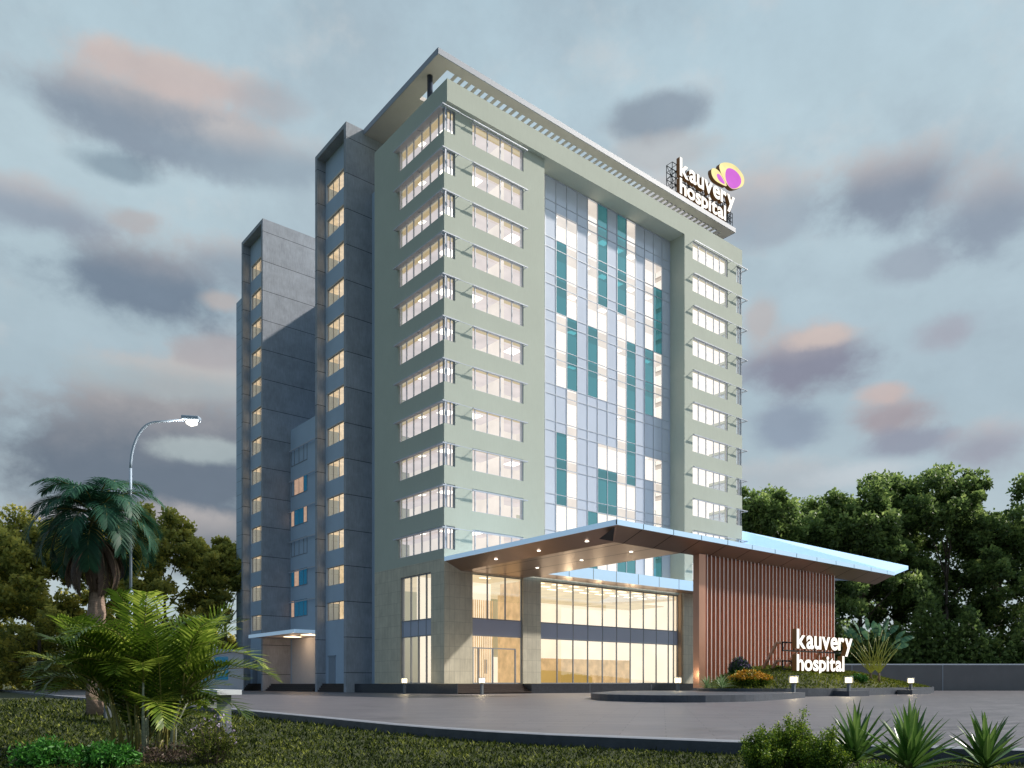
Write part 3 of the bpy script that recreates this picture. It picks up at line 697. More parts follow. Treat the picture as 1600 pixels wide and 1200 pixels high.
for x,y,e_ in ((6.3,-6.4,60),(6.3,-12.4,60),(6.3,-18.3,60),(1.2,-6.5,45),(1.2,-12.4,45),(1.2,-18.2,45)):
    a=bpy.data.lights.new('downlight_lamp','SPOT'); a.energy=e_*11; a.spot_size=R(110); a.spot_blend=.8; a.color=(1,.8,.55); a.shadow_soft_size=.15
    q=bpy.data.objects.new('downlight_lamp',a); col.objects.link(q); q.location=(x,y,10.85)

# ------------------------------------------------------------------ copper fin wall
W=empty('fin_screen_wall',(12,-20.6,-.4),'tall wall of vertical copper fins carrying the right side of the canopy','wall')
def rel(x,y,z): return (x-12,y+20.6,z+.4)
m=MB(); m.box(0,22.6,.02,.35,0,11.45); m.build('backing_sheet',M_copback,W)
m=MB(); m.box(0,.9,-.28,.02,0,11.5); m.build('end_panel',M_copback,W)
m=MB(); m.box(-.03,.03,-.17,.019,.0,11.55)
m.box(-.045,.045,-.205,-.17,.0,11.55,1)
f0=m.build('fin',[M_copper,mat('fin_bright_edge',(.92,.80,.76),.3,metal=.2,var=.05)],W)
NF=37; f0.location=(1.25,0,0)
for i in range(1,NF): copy_tree(f0,W,(1.25+(21.25)/(NF-1)*i,0,0))

# ------------------------------------------------------------------ signs
def glyph(ch, size, bold, ext, sx):
    c=bpy.data.curves.new('letter','FONT'); c.body=ch; c.size=size; c.offset=bold; c.extrude=ext; c.resolution_u=6
    o=bpy.data.objects.new('tmp',c); col.objects.link(o); bpy.context.view_layer.update()
    me=bpy.data.meshes.new_from_object(o.evaluated_get(bpy.context.evaluated_depsgraph_get())); bpy.data.objects.remove(o)
    for v in me.vertices: x,y,z=v.co; v.co=(x*sx,-z,y)
    me.materials.clear(); me.materials.append(M_letter); me.materials.append(M_letside); me.update()
    for p in me.polygons: p.material_index=0 if p.normal.y<-.5 else 1; p.use_smooth=False
    return me
def word(txt,x0,x1,y,zb,size,bold,ext,parent,gap):
    mes=[glyph(ch,size,bold,ext,1) for ch in txt]; ws=[]
    for me in mes:
        xs=[v.co.x for v in me.vertices]; ws.append((min(xs),max(xs)))
    tot=sum(b-a for a,b in ws)+gap*size*(len(txt)-1); s=(x1-x0)/tot; x=x0
    for me,(a,b) in zip(mes,ws):
        for v in me.vertices: v.co.x=(v.co.x-a)*s
        o=bpy.data.objects.new('letter',me); col.objects.link(o); o.parent=parent; o.location=(x,y,zb); x+=(b-a+gap*size)*s
def poly_plate(name,pts,y0,y1,mf,ms,parent):
    """smooth outline plate: front at y0"""
    P=[Vector((x,z)) for x,z in pts]
    for _ in range(2):
        Q=[]; n_=len(P)
        for i in range(n_): a,b=P[i],P[(i+1)%n_]; Q += [a*.75+b*.25,a*.25+b*.75]
        P=Q
    m=MB(); n_=len(P); area=sum(P[i].x*P[(i+1)%n_].y-P[(i+1)%n_].x*P[i].y for i in range(n_))
    if area<0: P=P[::-1]
    m.quad([(p.x,y0,p.y) for p in P],0); m.quad([(p.x,y1,p.y) for p in P][::-1],1)
    for i in range(n_): a,b=P[i],P[(i+1)%n_]; m.quad([(a.x,y0,a.y),(a.x,y1,a.y),(b.x,y1,b.y),(b.x,y0,b.y)],1)
    return m.build(name,[mf,ms],parent)
RSg=empty('rooftop_sign',(38.7,3.2,63.4),'lit white rooftop lettering with magenta petals above the roof slab','sign')
def sh(pts,o=(38.7,63.4)): return [(x-o[0],z-o[1]) for x,z in pts]
word('kauvery',.35,12.35,-.0,66.25-63.4,3.30,.085,.28,RSg,.03)
word('hospital',.35,10.3,-.0,63.95-63.4,2.75,.075,.28,RSg,.03)
big=[(47.11,70.72),(48.56,71.66),(50.72,72.26),(52.53,71.86),(53.24,71.19),(52.94,70.1),(51.82,69.3),(50.32,68.53),(49.14,68.72),(47.78,69.59)]
bigi=[(48.75,70.68),(49.53,71.24),(50.92,71.45),(52.12,71.1),(52.43,70.38),(51.72,69.38),(50.42,68.62),(49.34,68.67),(48.65,69.47)]
smo=[(45.5,69.36),(46.07,69.85),(47.02,69.98),(47.98,69.66),(48.85,68.95),(49.18,68.47),(47.78,68.3),(46.45,68.23),(45.69,68.63)]
smi=[(46.73,69.22),(47.11,69.45),(47.78,69.35),(48.75,68.6),(47.78,68.5),(47.02,68.69)]
mv=lambda P:[(x+.15,z+.25) for x,z in P]
pb=poly_plate('petal',sh(mv(big)),-.28,.3,M_petalO,M_letside,RSg); poly_plate('petal_centre',sh(mv(bigi)),-.34,-.285,M_petalI,M_petalI,pb)
pb=poly_plate('petal',sh(mv(smo)),-.25,.3,M_petalO,M_letside,RSg); poly_plate('petal_centre',sh(mv(smi)),-.31,-.255,M_petalI,M_petalI,pb)
m=MB()
def lattice(m,x0,x1,z0,z1,y0,y1,r=.05,bay=1.0):
    n_=max(1,int(round((x1-x0)/bay))); dx=(x1-x0)/n_; nz=max(1,int(round((z1-z0)/bay))); dz=(z1-z0)/nz
    for y in (y0,y1):
        for i in range(n_+1): m.tube([(x0+i*dx,y,z0),(x0+i*dx,y,z1)],r,4)
        for j in range(nz+1): m.tube([(x0,y,z0+j*dz),(x1,y,z0+j*dz)],r,4)
    for i in range(n_):
        for j in range(nz):
            a=(x0+i*dx,y1,z0+j*dz); b=(x0+(i+1)*dx,y1,z0+(j+1)*dz)
            m.tube([a,b] if (i+j)%2 else [(a[0],y1,b[2]),(b[0],y1,a[2])],r*.7,4)
    for i in range(n_+1):
        for j in range(nz+1): m.tube([(x0+i*dx,y0,z0+j*dz),(x0+i*dx,y1,z0+j*dz)],r*.7,4)
lattice(m,-.3,12.3,0,4.6,.45,1.4,.06,.92)
lattice(m,10.6,12.3,-.0,2.4,.1,.45,.05,.6)
m.build('sign_frame',M_black,RSg)
GS=empty('ground_sign',(16.7,-27,.9),'lit white lettering standing on the planted mound before the copper wall','sign')
word('kauvery',.0,9.2,0,3.30-.9-.32,2.22,.058,.22,GS,.03)
word('hospital',.0,7.75,0,.22,1.85,.052,.22,GS,.03)
def rail(z,x0,x1):
    m=MB(); m.box(x0,x1,.5,.6,z-.06,z+.06); m.box(x0,x1,.5,.6,z+.62,z+.74)
    for i in range(7):
        x=x0+(x1-x0)*i/6; m.box(x,x+.07,.5,.6,z,z+.7); m.tube([(x,.55,z),(min(x+.6,x1),.55,z+.65)],.035,4)
    return m
rail(1.85,-.9,9.0).build('sign_rail',M_black,GS); rail(.3,-.9,7.5).build('sign_rail',M_black,GS)
for x,z in ((-.9,2.5),(2.6,2.5),(6.4,2.5),(-.9,1.0),(3.6,1.0)):
    m=MB(); m.tube([(x,.6,z),(x,1.1,z),(x,2.9,z-3.0)],.15,5); m.build('brace',M_copback,GS)

# ------------------------------------------------------------------ planter, islands, mound
isl=smooth_path([(-4.0,-24.2),(-6.9,-26.6),(-10.8,-32.0),(-10.6,-37.0),(-6.0,-37.8),(-2.6,-36.9),(8.5,-32.8)],2)+[(10.5,-29.5),(12.5,-21.0),(11.0,-17.0),(6.0,-17.0)]
m=MB(); m.prism(isl,G-.1,-.62); o=m.build('low_kerb_island',M_kerb); tag(o,'low dark stone island with rounded front below the planted mound','kerb island')
pln=smooth_path([(11.9,-20.9),(8.2,-23.5),(7.6,-27.2),(10.0,-29.9),(14.5,-30.9),(20,-30.7)],2)+[(34,-28.5),(48,-25),(62,-19),(63,-13),(40,-16),(34.8,-19.5),(34.7,-20.95)]
m=MB()
def ringwall(P,t,z0,z1,m):
    C_=Vector((sum(p[0] for p in P)/len(P),sum(p[1] for p in P)/len(P)))
    n_=len(P); I=[]
    for p in P: d=(C_-Vector(p)).normalized()*t; I.append((p[0]+d.x,p[1]+d.y))
    for i in range(n_):
        a,b,c,d=P[i],P[(i+1)%n_],I[(i+1)%n_],I[i]
        m.quad([(a[0],a[1],z0),(b[0],b[1],z0),(b[0],b[1],z1),(a[0],a[1],z1)]); m.quad([(a[0],a[1],z1),(b[0],b[1],z1),(c[0],c[1],z1),(d[0],d[1],z1)]); m.quad([(d[0],d[1],z1),(c[0],c[1],z1),(c[0],c[1],z0),(d[0],d[1],z0)])
ringwall(pln,.55,-1.1,-.38,m); o=m.build('planter_wall',M_kerb); tag(o,'long dark stone planter edging round the grassy mound','planter')
for i,(x,y,lab) in enumerate(((17.6,-31.35,'short dark stone block carrying the middle right bollard light'),(34.0,-28.95,'long dark stone block carrying the rightmost bollard light'))):
    m=MB(); m.box(-1.6-i*2.2,1.6+i*2.6,-.75,.55,-.02,.42); o=m.build('kerb_block',M_kerb); o.location=(x,y,G); o.rotation_euler=(0,0,R(0 if i==0 else 12)); tag(o,lab,'kerb block','stone blocks along the planter')
def inpoly(X,Y,P):
    c=np.zeros(X.shape,bool); n_=len(P)
    for i in range(n_):
        x1,y1=P[i]; x2,y2=P[(i+1)%n_]
        t=((y1>Y)!=(y2>Y)); c^= t&(X<(x2-x1)*(Y-y1)/((y2-y1)+1e-12)+x1)
    return c
def edged(X,Y,P):
    d=np.full(X.shape,1e9); n_=len(P)
    for i in range(n_):
        a=np.array(P[i]); b=np.array(P[(i+1)%n_]); ab=b-a; L2=(ab**2).sum()+1e-9
        t=np.clip(((X-a[0])*ab[0]+(Y-a[1])*ab[1])/L2,0,1); d=np.minimum(d,np.hypot(X-a[0]-t*ab[0],Y-a[1]-t*ab[1]))
    return d
front=pln
def mound_h(X,Y):
    d=edged(X,Y,front_only); 
    h=2.05*(1-np.exp(-np.maximum(d-.5,0)/3.0))
    fx=np.clip((X-6)/11,0,1); fx=fx*fx*(3-2*fx); gx=np.clip((58-X)/30,0,1); gx=gx*gx*(3-2*gx)
    return -.58+.16*np.clip(d/.8,0,1)+h*fx*(.10+.90*gx)+.05*np.clip(d-.6,0,1)*np.sin(X*1.3)*np.cos(Y*1.7)
# distance is measured only to the front (open) edge
class _F: pass
front_only=[p for p in pln if p[1]<-18.0 or p[0]<12]
front_only=pln[:len(pln)-4]+[(62,-19)]
_fo=front_only
def edged_open(X,Y,P):
    d=np.full(X.shape,1e9)
    for i in range(len(P)-1):
        a=np.array(P[i]); b=np.array(P[i+1]); ab=b-a; L2=(ab**2).sum()+1e-9
        t=np.clip(((X-a[0])*ab[0]+(Y-a[1])*ab[1])/L2,0,1); d=np.minimum(d,np.hypot(X-a[0]-t*ab[0],Y-a[1]-t*ab[1]))
    return d
edged=edged_open
xs=np.arange(7,63.5,.25); ys=np.arange(-31.5,-12.5,.25); GX,GY=np.meshgrid(xs,ys); IN=inpoly(GX,GY,pln)&~((GX>11.9)&(GX<34.7)&(GY>-20.5)); Z=mound_h(GX,GY)
m=MB(); idx=-np.ones(GX.shape,int)
for j in range(GX.shape[0]-1):
    for i in range(GX.shape[1]-1):
        if IN[j,i] and IN[j+1,i] and IN[j,i+1] and IN[j+1,i+1]:
            q=[]
            for (jj,ii) in ((j,i),(j,i+1),(j+1,i+1),(j+1,i)):
                if idx[jj,ii]<0:
                    idx[jj,ii]=len(m.v); z=Z[jj,ii] if IN[jj,ii] else -.75; m.v.append((GX[jj,ii],GY[jj,ii],z))
                q.append(idx[jj,ii])
            m.f.append(tuple(q)); m.m.append(0)
mo=m.build('mound',gm,None,True); tag(mo,kind='structure')
# ground cover on the mound
N=52000; X=np.random.uniform(7,63,N); Y=np.random.uniform(-31,-13,N); k=inpoly(X,Y,pln)&(edged(X,Y,_fo)>.55)&~((X>11.5)&(X<35)&(Y>-20.75)); X=X[k];Y=Y[k]
C=np.stack([X,Y,mound_h(X,Y)-.02],1); T=rdir(len(C)); T[:,2]=np.abs(T[:,2])+.5; T/=np.linalg.norm(T,axis=1,keepdims=True)
V,F=cards(C,T,perp(T),np.random.uniform(.14,.30,len(C)),np.random.uniform(.06,.14,len(C)))
cv=np.random.rand(len(C))*.7+.25*np.sin(X*1.9+np.sin(Y*2.3)*2)*.5+.1
tag(leafmesh('ground_cover',V,F,cv,L_mound),'low yellow green ground cover carpeting the raised mound','ground cover',kind='stuff')

# lawn
def tufts(xy,z,lmin,lmax,wmin,wmax,lean=.9,per=1):
    C=np.repeat(np.column_stack([xy,np.full(len(xy),z) if np.isscalar(z) else z]),per,0)
    C[:,:2]+=np.random.normal(0,.02,(len(C),2))
    T=rdir(len(C)); T[:,2]=np.abs(T[:,2])*.6+ (1-lean)+.25; T/=np.linalg.norm(T,axis=1,keepdims=True)
    N_=np.cross(T,np.array([0,0,1.])+rdir(len(C))*.4); N_/=np.linalg.norm(N_,axis=1,keepdims=True)+1e-9
    return cards(C,T,N_,np.random.uniform(lmin,lmax,len(C)),np.random.uniform(wmin,wmax,len(C)))
fw=np.array([.6331,.7741]); rt=np.array([.7741,-.6331]); C0=np.array([CAM.x,CAM.y])
def field(n_,f0,f1,pw=1.0):
    u=np.random.rand(n_); f=1/((1-u)/f0+u/f1); r=np.random.uniform(-.78,.78,n_)*f
    return C0+f[:,None]*fw+r[:,None]*rt, f
kp=kerb; lawnpoly=kp+[(-8,-200),(-300,-200),(-300,90)]
xy,f=field(150000,7.5,60); k=inpoly(xy[:,0],xy[:,1],lawnpoly); xy=xy[k]; f=f[k]
sc_=np.clip(f/14,.8,3)
C=np.column_stack([xy,np.full(len(xy),G-.225)]); T=rdir(len(C)); T[:,2]=np.abs(T[:,2])*.5+.35; T/=np.linalg.norm(T,axis=1,keepdims=True)
N_=np.cross(T,np.array([0,0,1.])+rdir(len(C))*.5); N_/=np.linalg.norm(N_,axis=1,keepdims=True)+1e-9
V,F=cards(C,T,N_,np.random.uniform(.05,.12,len(C))*sc_,np.random.uniform(.016,.036,len(C))*sc_)
gv=np.random.rand(len(C))**1.6*.85+.22*np.sin(xy[:,0]*2.1+2*np.sin(xy[:,1]*1.7))*np.sin(xy[:,1]*2.9)
tag(leafmesh('lawn_grass',V,F,gv,L_grass),'short dark green lawn grass in front of the forecourt kerb','grass',kind='stuff')

# ------------------------------------------------------------------ bollard lights
def bollard(x,y,zb,lab,first=[None]):
    h=.06-zb
    r=empty('bollard_light',(x,y,zb),lab,'bollard light','glowing cube bollard lights')
    m=MB(); m.box(-.11,.11,-.11,.11,0,h-.02); m.box(-.17,.17,-.17,.17,h-.02,h); m.build('post',M_post,r)
    m=MB(); m.box(-.19,.19,-.19,.19,h+.0,h+.42); m.build('lamp',M_bolla,r,bevel=.03)
    m=MB()
    for a in (-1,1):
        for b in (-1,1): m.box(a*.225-.015,a*.225+.015,b*.225-.015,b*.225+.015,h,h+.47)
    m.box(-.245,.245,-.245,.245,h+.47,h+.50); m.build('lamp_cage',M_whiteal,r)
    a=bpy.data.lights.new('bollard_glow','POINT'); a.energy=70; a.color=(1,.8,.5); a.shadow_soft_size=.25; q=bpy.data.objects.new('bollard_glow',a); col.objects.link(q); q.location=(x,y,zb+h+.75)
bollard(-2.34,3.41,G,'glowing bollard light in front of the left stone wall, farthest left')
bollard(.76,-5.02,G,'glowing bollard light before the entrance steps')
bollard(10.4,-19.9,-.62,'glowing bollard light at the left foot of the copper wall')
bollard(8.0,-32.2,-.62,'glowing bollard light on the end of the low rounded island')
bollard(17.24,-31.41,-.58,'glowing bollard light on the short stone block below the sign')
bollard(34.1,-28.7,-.58,'glowing bollard light on the long stone block, farthest right')

# ------------------------------------------------------------------ boundary wall right
bw=empty('boundary_wall',(54,1.5,G),'long grey boundary wall with pale coping behind the mound','wall')
a=Vector((40.0,13.0)); b=Vector((150.0,-76.5)); L_=(b-a).length; bw.location=(a.x,a.y,G); bw.rotation_euler=(0,0,math.atan2(b.y-a.y,b.x-a.x))
m=MB(); m.box(0,L_,0,.25,-.2,3.6); m.build('wall_panel',M_wallgr,bw)
m=MB(); m.box(0,L_,-.06,.31,3.6,3.78); m.build('coping',M_boardw,bw)
m=MB(); m.box(0,.12,-.05,0,-.1,3.6); p0=m.build('wall_rib',M_frame,bw); p0.location=(6,0,0)
for i in range(1,11): copy_tree(p0,bw,(6+12.8*i,0,0))

# small guard building behind left tower
gb=empty('guard_room',(-7.5,44,G),'small pale blue flat roofed guard room left of the towers','building')
m=MB(); m.box(0,4.5,0,4,0,5.2); m.box(-.3,4.8,-.3,4.3,5.2,5.6); m.build('wall',M_bluewall,gb)
m=MB(); m.box(.6,2.4,-.05,0,1.5,4.6); m.build('window',M_deepblue,gb); m=MB(); m.box(-.05,0,.8,3.0,1.5,4.6); m.build('window',M_deepblue,gb)

# ------------------------------------------------------------------ street lamp
sl_=empty('street_lamp',(-35.47,-30.93,G-.22),'tall curved steel street lamp left of the towers','street lamp')
D=Vector((rt[0],rt[1],0))
m=MB(); P=[(0,0,0),(0,0,4.6)]; m.tube(P,[.085,.075],10); m.tube([(0,0,4.6),(0,0,9.35)],[.055,.05],10); 
arc=[(0,0,9.35)]+[tuple(D*(.95-.95*math.cos(t))+Vector((0,0,9.35+1.75*math.sin(t)))) for t in np.linspace(.12,PI/2,9)]
endp=Vector(arc[-1]); arc+= [tuple(endp+D*1.1+Vector((0,0,.09)))]; m.tube(arc,[.048]*8+[.04]*3,8); m.tube([(0,0,4.5),(0,0,4.72)],.095,10); m.build('pole',M_steelb,sl_,True)
hp=endp+D*1.05+Vector((0,0,.09))
hd=empty('x',(0,0,0)); bpy.data.objects.remove(hd)
m=MB(); m.box(-.05,.62,-.16,.16,-.02,.14); o=m.build('lamp_head',M_steelb,sl_,bevel=.04); o.location=hp; o.rotation_euler=(0,R(4),math.atan2(rt[1],rt[0]))
m=MB(); m.tube([(.14,0,-.06),(.3,0,-.1),(.5,0,-.08)],[.10,.14,.10],10); q=m.build('lamp_glass',M_lamp,o,True)
a=bpy.data.lights.new('street_lamp_glow','POINT'); a.energy=120; a.color=(1,.95,.85); a.shadow_soft_size=.15; q=bpy.data.objects.new('street_lamp_glow',a); col.objects.link(q); q.location=Vector(sl_.location)+hp+D*.3+Vector((0,0,-.45))

# ------------------------------------------------------------------ trees
def dtree(name,x,y,h,rx,label,cat,leaf,group,n_=9000,ls=.75,base=.12,seed=0,trunkr=.45,asp=1.0):
    rs=np.random.RandomState(seed)
    r=empty(name,(x,y,G-.2),label,cat,group)
    m=MB(); top=h*.62; m.tube([(0,0,-.2),(.15,.1,h*.25),(-.1,.2,top)],[trunkr,trunkr*.75,trunkr*.35],8)
    clumps=[]
    nb=26
    for i in range(nb):
        a=rs.uniform(0,2*PI); u=rs.uniform(0,1)
        zz=h*(base+(1-base-.06)*u); prof=math.sin(PI*min(1,max(.10,(u*.86+.12))))**.6
        rr=rx*prof*rs.uniform(.45,1.0)
        p=Vector((math.cos(a)*rr,math.sin(a)*rr,zz)); s=Vector((0,0,zz*rs.uniform(.5,.8)))
        if i<12: m.tube([s,s.lerp(p,.5)+Vector((0,0,.3)),p],[trunkr*.35,trunkr*.2,.05],5)
        clumps.append((p,rs.uniform(.26,.46)*rx))
    for i in range(8):
        a=rs.uniform(0,2*PI); clumps.append((Vector((math.cos(a)*rx*.35,math.sin(a)*rx*.35,h*rs.uniform(.70,.93))),rx*rs.uniform(.22,.36)))
    m.build('trunk',M_bark,r,True)
    sub=[]
    for p,cr in clumps:
        for j in range(9):
            d=rs.normal(size=3); d/=np.linalg.norm(d); sub.append((np.array(p)+d*cr*rs.uniform(.55,1.0)*np.array([1,1,.8*asp]),cr*rs.uniform(.26,.42)))
    per=max(4,n_//len(sub)); Cs=[];Vv=[]
    for c,cr in sub:
        d=rs.normal(size=(per,3)); d/=np.linalg.norm(d,axis=1,keepdims=True); q=c+d*cr*rs.uniform(.5,1.0,(per,1))
        Cs.append(q); Vv.append(np.clip(.36+.34*d[:,2]+.18*d[:,0]-.08*d[:,1]+rs.normal(0,.14,per)+rs.normal(0,.07),0,1))  # top and sun side of each leaf clump coloured lighter
    C=np.concatenate(Cs); v=np.concatenate(Vv); C[:,2]=np.maximum(C[:,2],.2); T=rs.normal(size=(len(C),3)); T/=np.linalg.norm(T,axis=1,keepdims=True); N_=np.cross(T,rs.normal(size=T.shape)); N_/=np.linalg.norm(N_,axis=1,keepdims=True)
    V,F=cards(C,T,N_,ls*rs.uniform(.6,1.3,len(C)),ls*.7*rs.uniform(.6,1.2,len(C)))
    leafmesh('crown',V,F,v,leaf,r)
    return r
def PX(px,f):
    r_=(px-800)/1241*f; return C0+f*fw+r_*rt
R_=[(1190,118,35,9.5,'lower rounded dark tree just right of the hospital'),(1262,124,36.5,10,'dark broad tree left of the tallest ones on the right'),(1345,119,35.5,10.5,'dark full tree directly behind the fan palm'),
    (1400,128,41,11,'tallest dark tree behind the right boundary wall'),(1480,121,38.5,10.5,'dark tree right of the tallest one'),(1565,126,35,10.5,'dark tree at the far right edge'),
    (1300,137,38,10,'dark tree further back between the fan palm and the hospital'),(1650,120,38,11,'dark tree beyond the far right edge')]
for i,(px,f,h,rx,lab) in enumerate(R_):
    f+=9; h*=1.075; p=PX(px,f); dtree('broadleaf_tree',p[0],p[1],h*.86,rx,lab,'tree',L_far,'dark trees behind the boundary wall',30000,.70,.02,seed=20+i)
L_=[(258,118,27.5,8.3,'olive green tree behind the street lamp'),(352,121,25,7.6,'olive green tree touching the left edge of the towers'),(60,116,27,9,'olive tree behind the royal palm'),(-25,121,24,9,'olive tree at the far left edge'),(160,124,24,7.5,'lower olive tree between the palm crown and the street lamp')]
for i,(px,f,h,rx,lab) in enumerate(L_):
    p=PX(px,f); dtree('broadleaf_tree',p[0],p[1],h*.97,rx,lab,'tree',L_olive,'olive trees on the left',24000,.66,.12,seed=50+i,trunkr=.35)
# far wood closing the horizon
rs=np.random.RandomState(5); n_=26000
pxs=rs.uniform(-150,460,n_); ff=rs.uniform(126,150,n_); C=C0+ff[:,None]*fw+((pxs-800)/1241*ff)[:,None]*rt
hh=(6.5+2.5*np.sin(pxs*.05)+1.5*np.sin(pxs*.13))*rs.uniform(0,1,n_)**.7
C=np.column_stack([C,hh+G]); T=rdir(n_); V,F=cards(C,T,perp(T),rs.uniform(.5,1.1,n_),rs.uniform(.4,.9,n_))
tag(leafmesh('far_wood',V,F,rs.rand(n_)*.5,L_olive),'low dark undergrowth closing the horizon on the left','undergrowth',kind='stuff')
n_=26000; pxs=rs.uniform(1150,1750,n_); ff=rs.uniform(117,124,n_); C=C0+ff[:,None]*fw+((pxs-800)/1241*ff)[:,None]*rt
C=np.column_stack([C,rs.uniform(0,1,n_)**.8*(10+3*np.sin(pxs*.031)+2.5*np.sin(pxs*.083+1))+G]); T=rdir(n_); V,F=cards(C,T,perp(T),rs.uniform(.4,.9,n_),rs.uniform(.3,.7,n_))
tag(leafmesh('far_wood',V,F,rs.rand(n_)*.55,L_far),'dark undergrowth beneath the trees behind the boundary wall','undergrowth',kind='stuff')

# ------------------------------------------------------------------ palms
def frond(base,az,el,length,droop,nl,ll,lw,hang=.35,vee=.5,curl=.25,rs=np.random,seg=3,tw=0.):
    """returns rachis points and leaflet strips (each seg quads)"""
    pts=[np.array(base,float)]; e=el; n=18
    for i in range(n):
        d=np.array([math.cos(az)*math.cos(e),math.sin(az)*math.cos(e),math.sin(e)]); pts.append(pts[-1]+d*length/n); e-=droop/n*(1+1.2*i/n)
    pts=np.array(pts); V=[];F=[];vv=[]
    side0=np.array([-math.sin(az),math.cos(az),0.])
    for k in range(nl):
        t=.16+.84*(k+.5)/nl; q=t*n; i=min(int(q),n-1); p=pts[i]*(1-(q-i))+pts[i+1]*(q-i); tg=pts[i+1]-pts[i]; tg/=np.linalg.norm(tg)
        up=np.cross(side0,tg); up=up if up[2]>0 else -up
        L0=ll*(math.sin(PI*min(.97,(.12+.86*t)))**.55)*rs.uniform(.85,1.1)
        for s in (-1,1):
            fwd=.35+.75*t; d=side0*s+tg*fwd+up*vee*rs.uniform(.6,1.2); d/=np.linalg.norm(d)
            wv=np.cross(d,up); wv/=np.linalg.norm(wv)+1e-9; wv=wv*math.cos(tw)+up*math.sin(tw)
            a=p.copy(); b0=len(V)
            for j in range(seg+1):
                u=j/seg; wj=lw*(.55+.9*u if u<.35 else 1.0*(1-((u-.35)/.65)**1.6))+.001
                V.append(a+wv*wj*.5); V.append(a-wv*wj*.5)
                d=d+np.array([0,0,-hang*(.5+u)])*1.0/seg*2; d/=np.linalg.norm(d); a=a+d*L0/seg
            for j in range(seg): F.append((b0+2*j,b0+2*j+1,b0+2*j+3,b0+2*j+2)); vv.append(.25+.4*rs.rand()+.25*(s>0)*.5+.15*(j/seg))
    return pts,V,F,vv
def joinf(lst):
    V=[];F=[];v=[];o=0
    for a,b,c in lst:
        V+=a; F+=[tuple(o+i for i in q) for q in b]; v+=c; o+=len(a)
    return np.array(V),np.array(F),np.array(v)
def royal(x,y,zb,ht,label,seed):
    rs=np.random.RandomState(seed); r=empty('royal_palm',(x,y,zb),label,'palm tree','royal palms')
    m=MB(); m.tube([(0,0,-.1),(0,0,.8),(.02,0,ht*.5),(0,0,ht-1.2)],[.42,.36,.33,.27],14); m.build('trunk',M_palmbark,r,True)
    m=MB(); m.tube([(0,0,ht-1.2),(0,0,ht-.6),(0,0,ht+.1)],[.24,.22,.10],12); m.build('crown_shaft',M_cane,r,True)
    live=[];dead=[]; rm=MB(); rd=MB()
    for i in range(30):
        az=i*2.4+rs.uniform(-.2,.2); u=i/30; el=R(78-88*u)+rs.uniform(-.1,.1)
        pts,V,F,vv=frond((0,0,ht-.1-.3*u),az,el,rs.uniform(2.6,3.2),1.25+.25*rs.rand(),50,.95,.055,hang=.55,vee=.35,rs=rs)
        vv=[q*(1.05-.55*u) for q in vv]
        live.append((V,F,vv)); rm.tube(pts[::3],[.045,.035,.03,.022,.016,.012,.008][:len(pts[::3])],5)
    for i in range(14):
        az=rs.uniform(0,6.28); pts,V,F,vv=frond((0,0,ht-.9),az,R(-35)+rs.uniform(-.3,.2),rs.uniform(1.8,2.6),.9,34,.55,.05,hang=.9,vee=0.,rs=rs)
        dead.append((V,F,vv)); rd.tube(pts[::3],[.04,.035,.03,.022,.016,.012,.008][:len(pts[::3])],5)
    leafmesh('frond',*joinf(live),L_palm,r); leafmesh('dead_frond',*joinf(dead),L_dead,r); rm.build('frond_rib',M_cane,r,True); rd.build('dead_frond_rib',M_palmbark,r,True)
royal(-36.5,-30.2,G-.22,7.7,'royal palm with hanging brown fronds beside the street lamp',3)

# areca clump
def areca(x,y,zb,label,seed,sc=1.0):
    rs=np.random.RandomState(seed); r=empty('areca_palm',(x,y,zb),label,'palm bush')
    live=[]; st=MB(); cn=MB()
    for i in range(27):
        a=rs.uniform(0,6.28); d=rs.uniform(.05,.50)*sc; bx,by=math.cos(a)*d,math.sin(a)*d; hh=rs.uniform(.05,1.15)*sc; lx,ly=bx*(1.15+.35*rs.rand()),by*(1.15+.35*rs.rand())
        (cn if i%5 else st).tube([(bx,by,-.05),(bx*1.05,by*1.05,hh*.5),(lx,ly,hh)],[.026*sc,.022*sc,.016*sc],7)
        for j in range(3):
            az=a+rs.uniform(-1.4,1.4); el=R(rs.uniform(62,90) if j else rs.uniform(38,75)); Lg=rs.uniform(1.2,1.95)*sc
            pts,V,F,vv=frond((lx,ly,hh),az,el,Lg,rs.uniform(.55,1.5),24,.50*sc,.040*sc,hang=rs.uniform(.04,.20),vee=.35,rs=rs,seg=4)
            k=rs.uniform(.25,1.35); live.append((V,F,[q*k for q in vv])); cn.tube(pts[::3],np.array([.014,.012,.010,.008,.006,.004,.003])[:len(pts[::3])]*sc,5)
    leafmesh('frond',*joinf(live),L_areca,r); cn.build('cane',M_cane,r,True); st.build('pale_cane',M_caneW,r,True)
areca(-39.45,-48.3,G-.24,'bushy areca palm clump with bright arching fronds on the lawn',11,1.12)

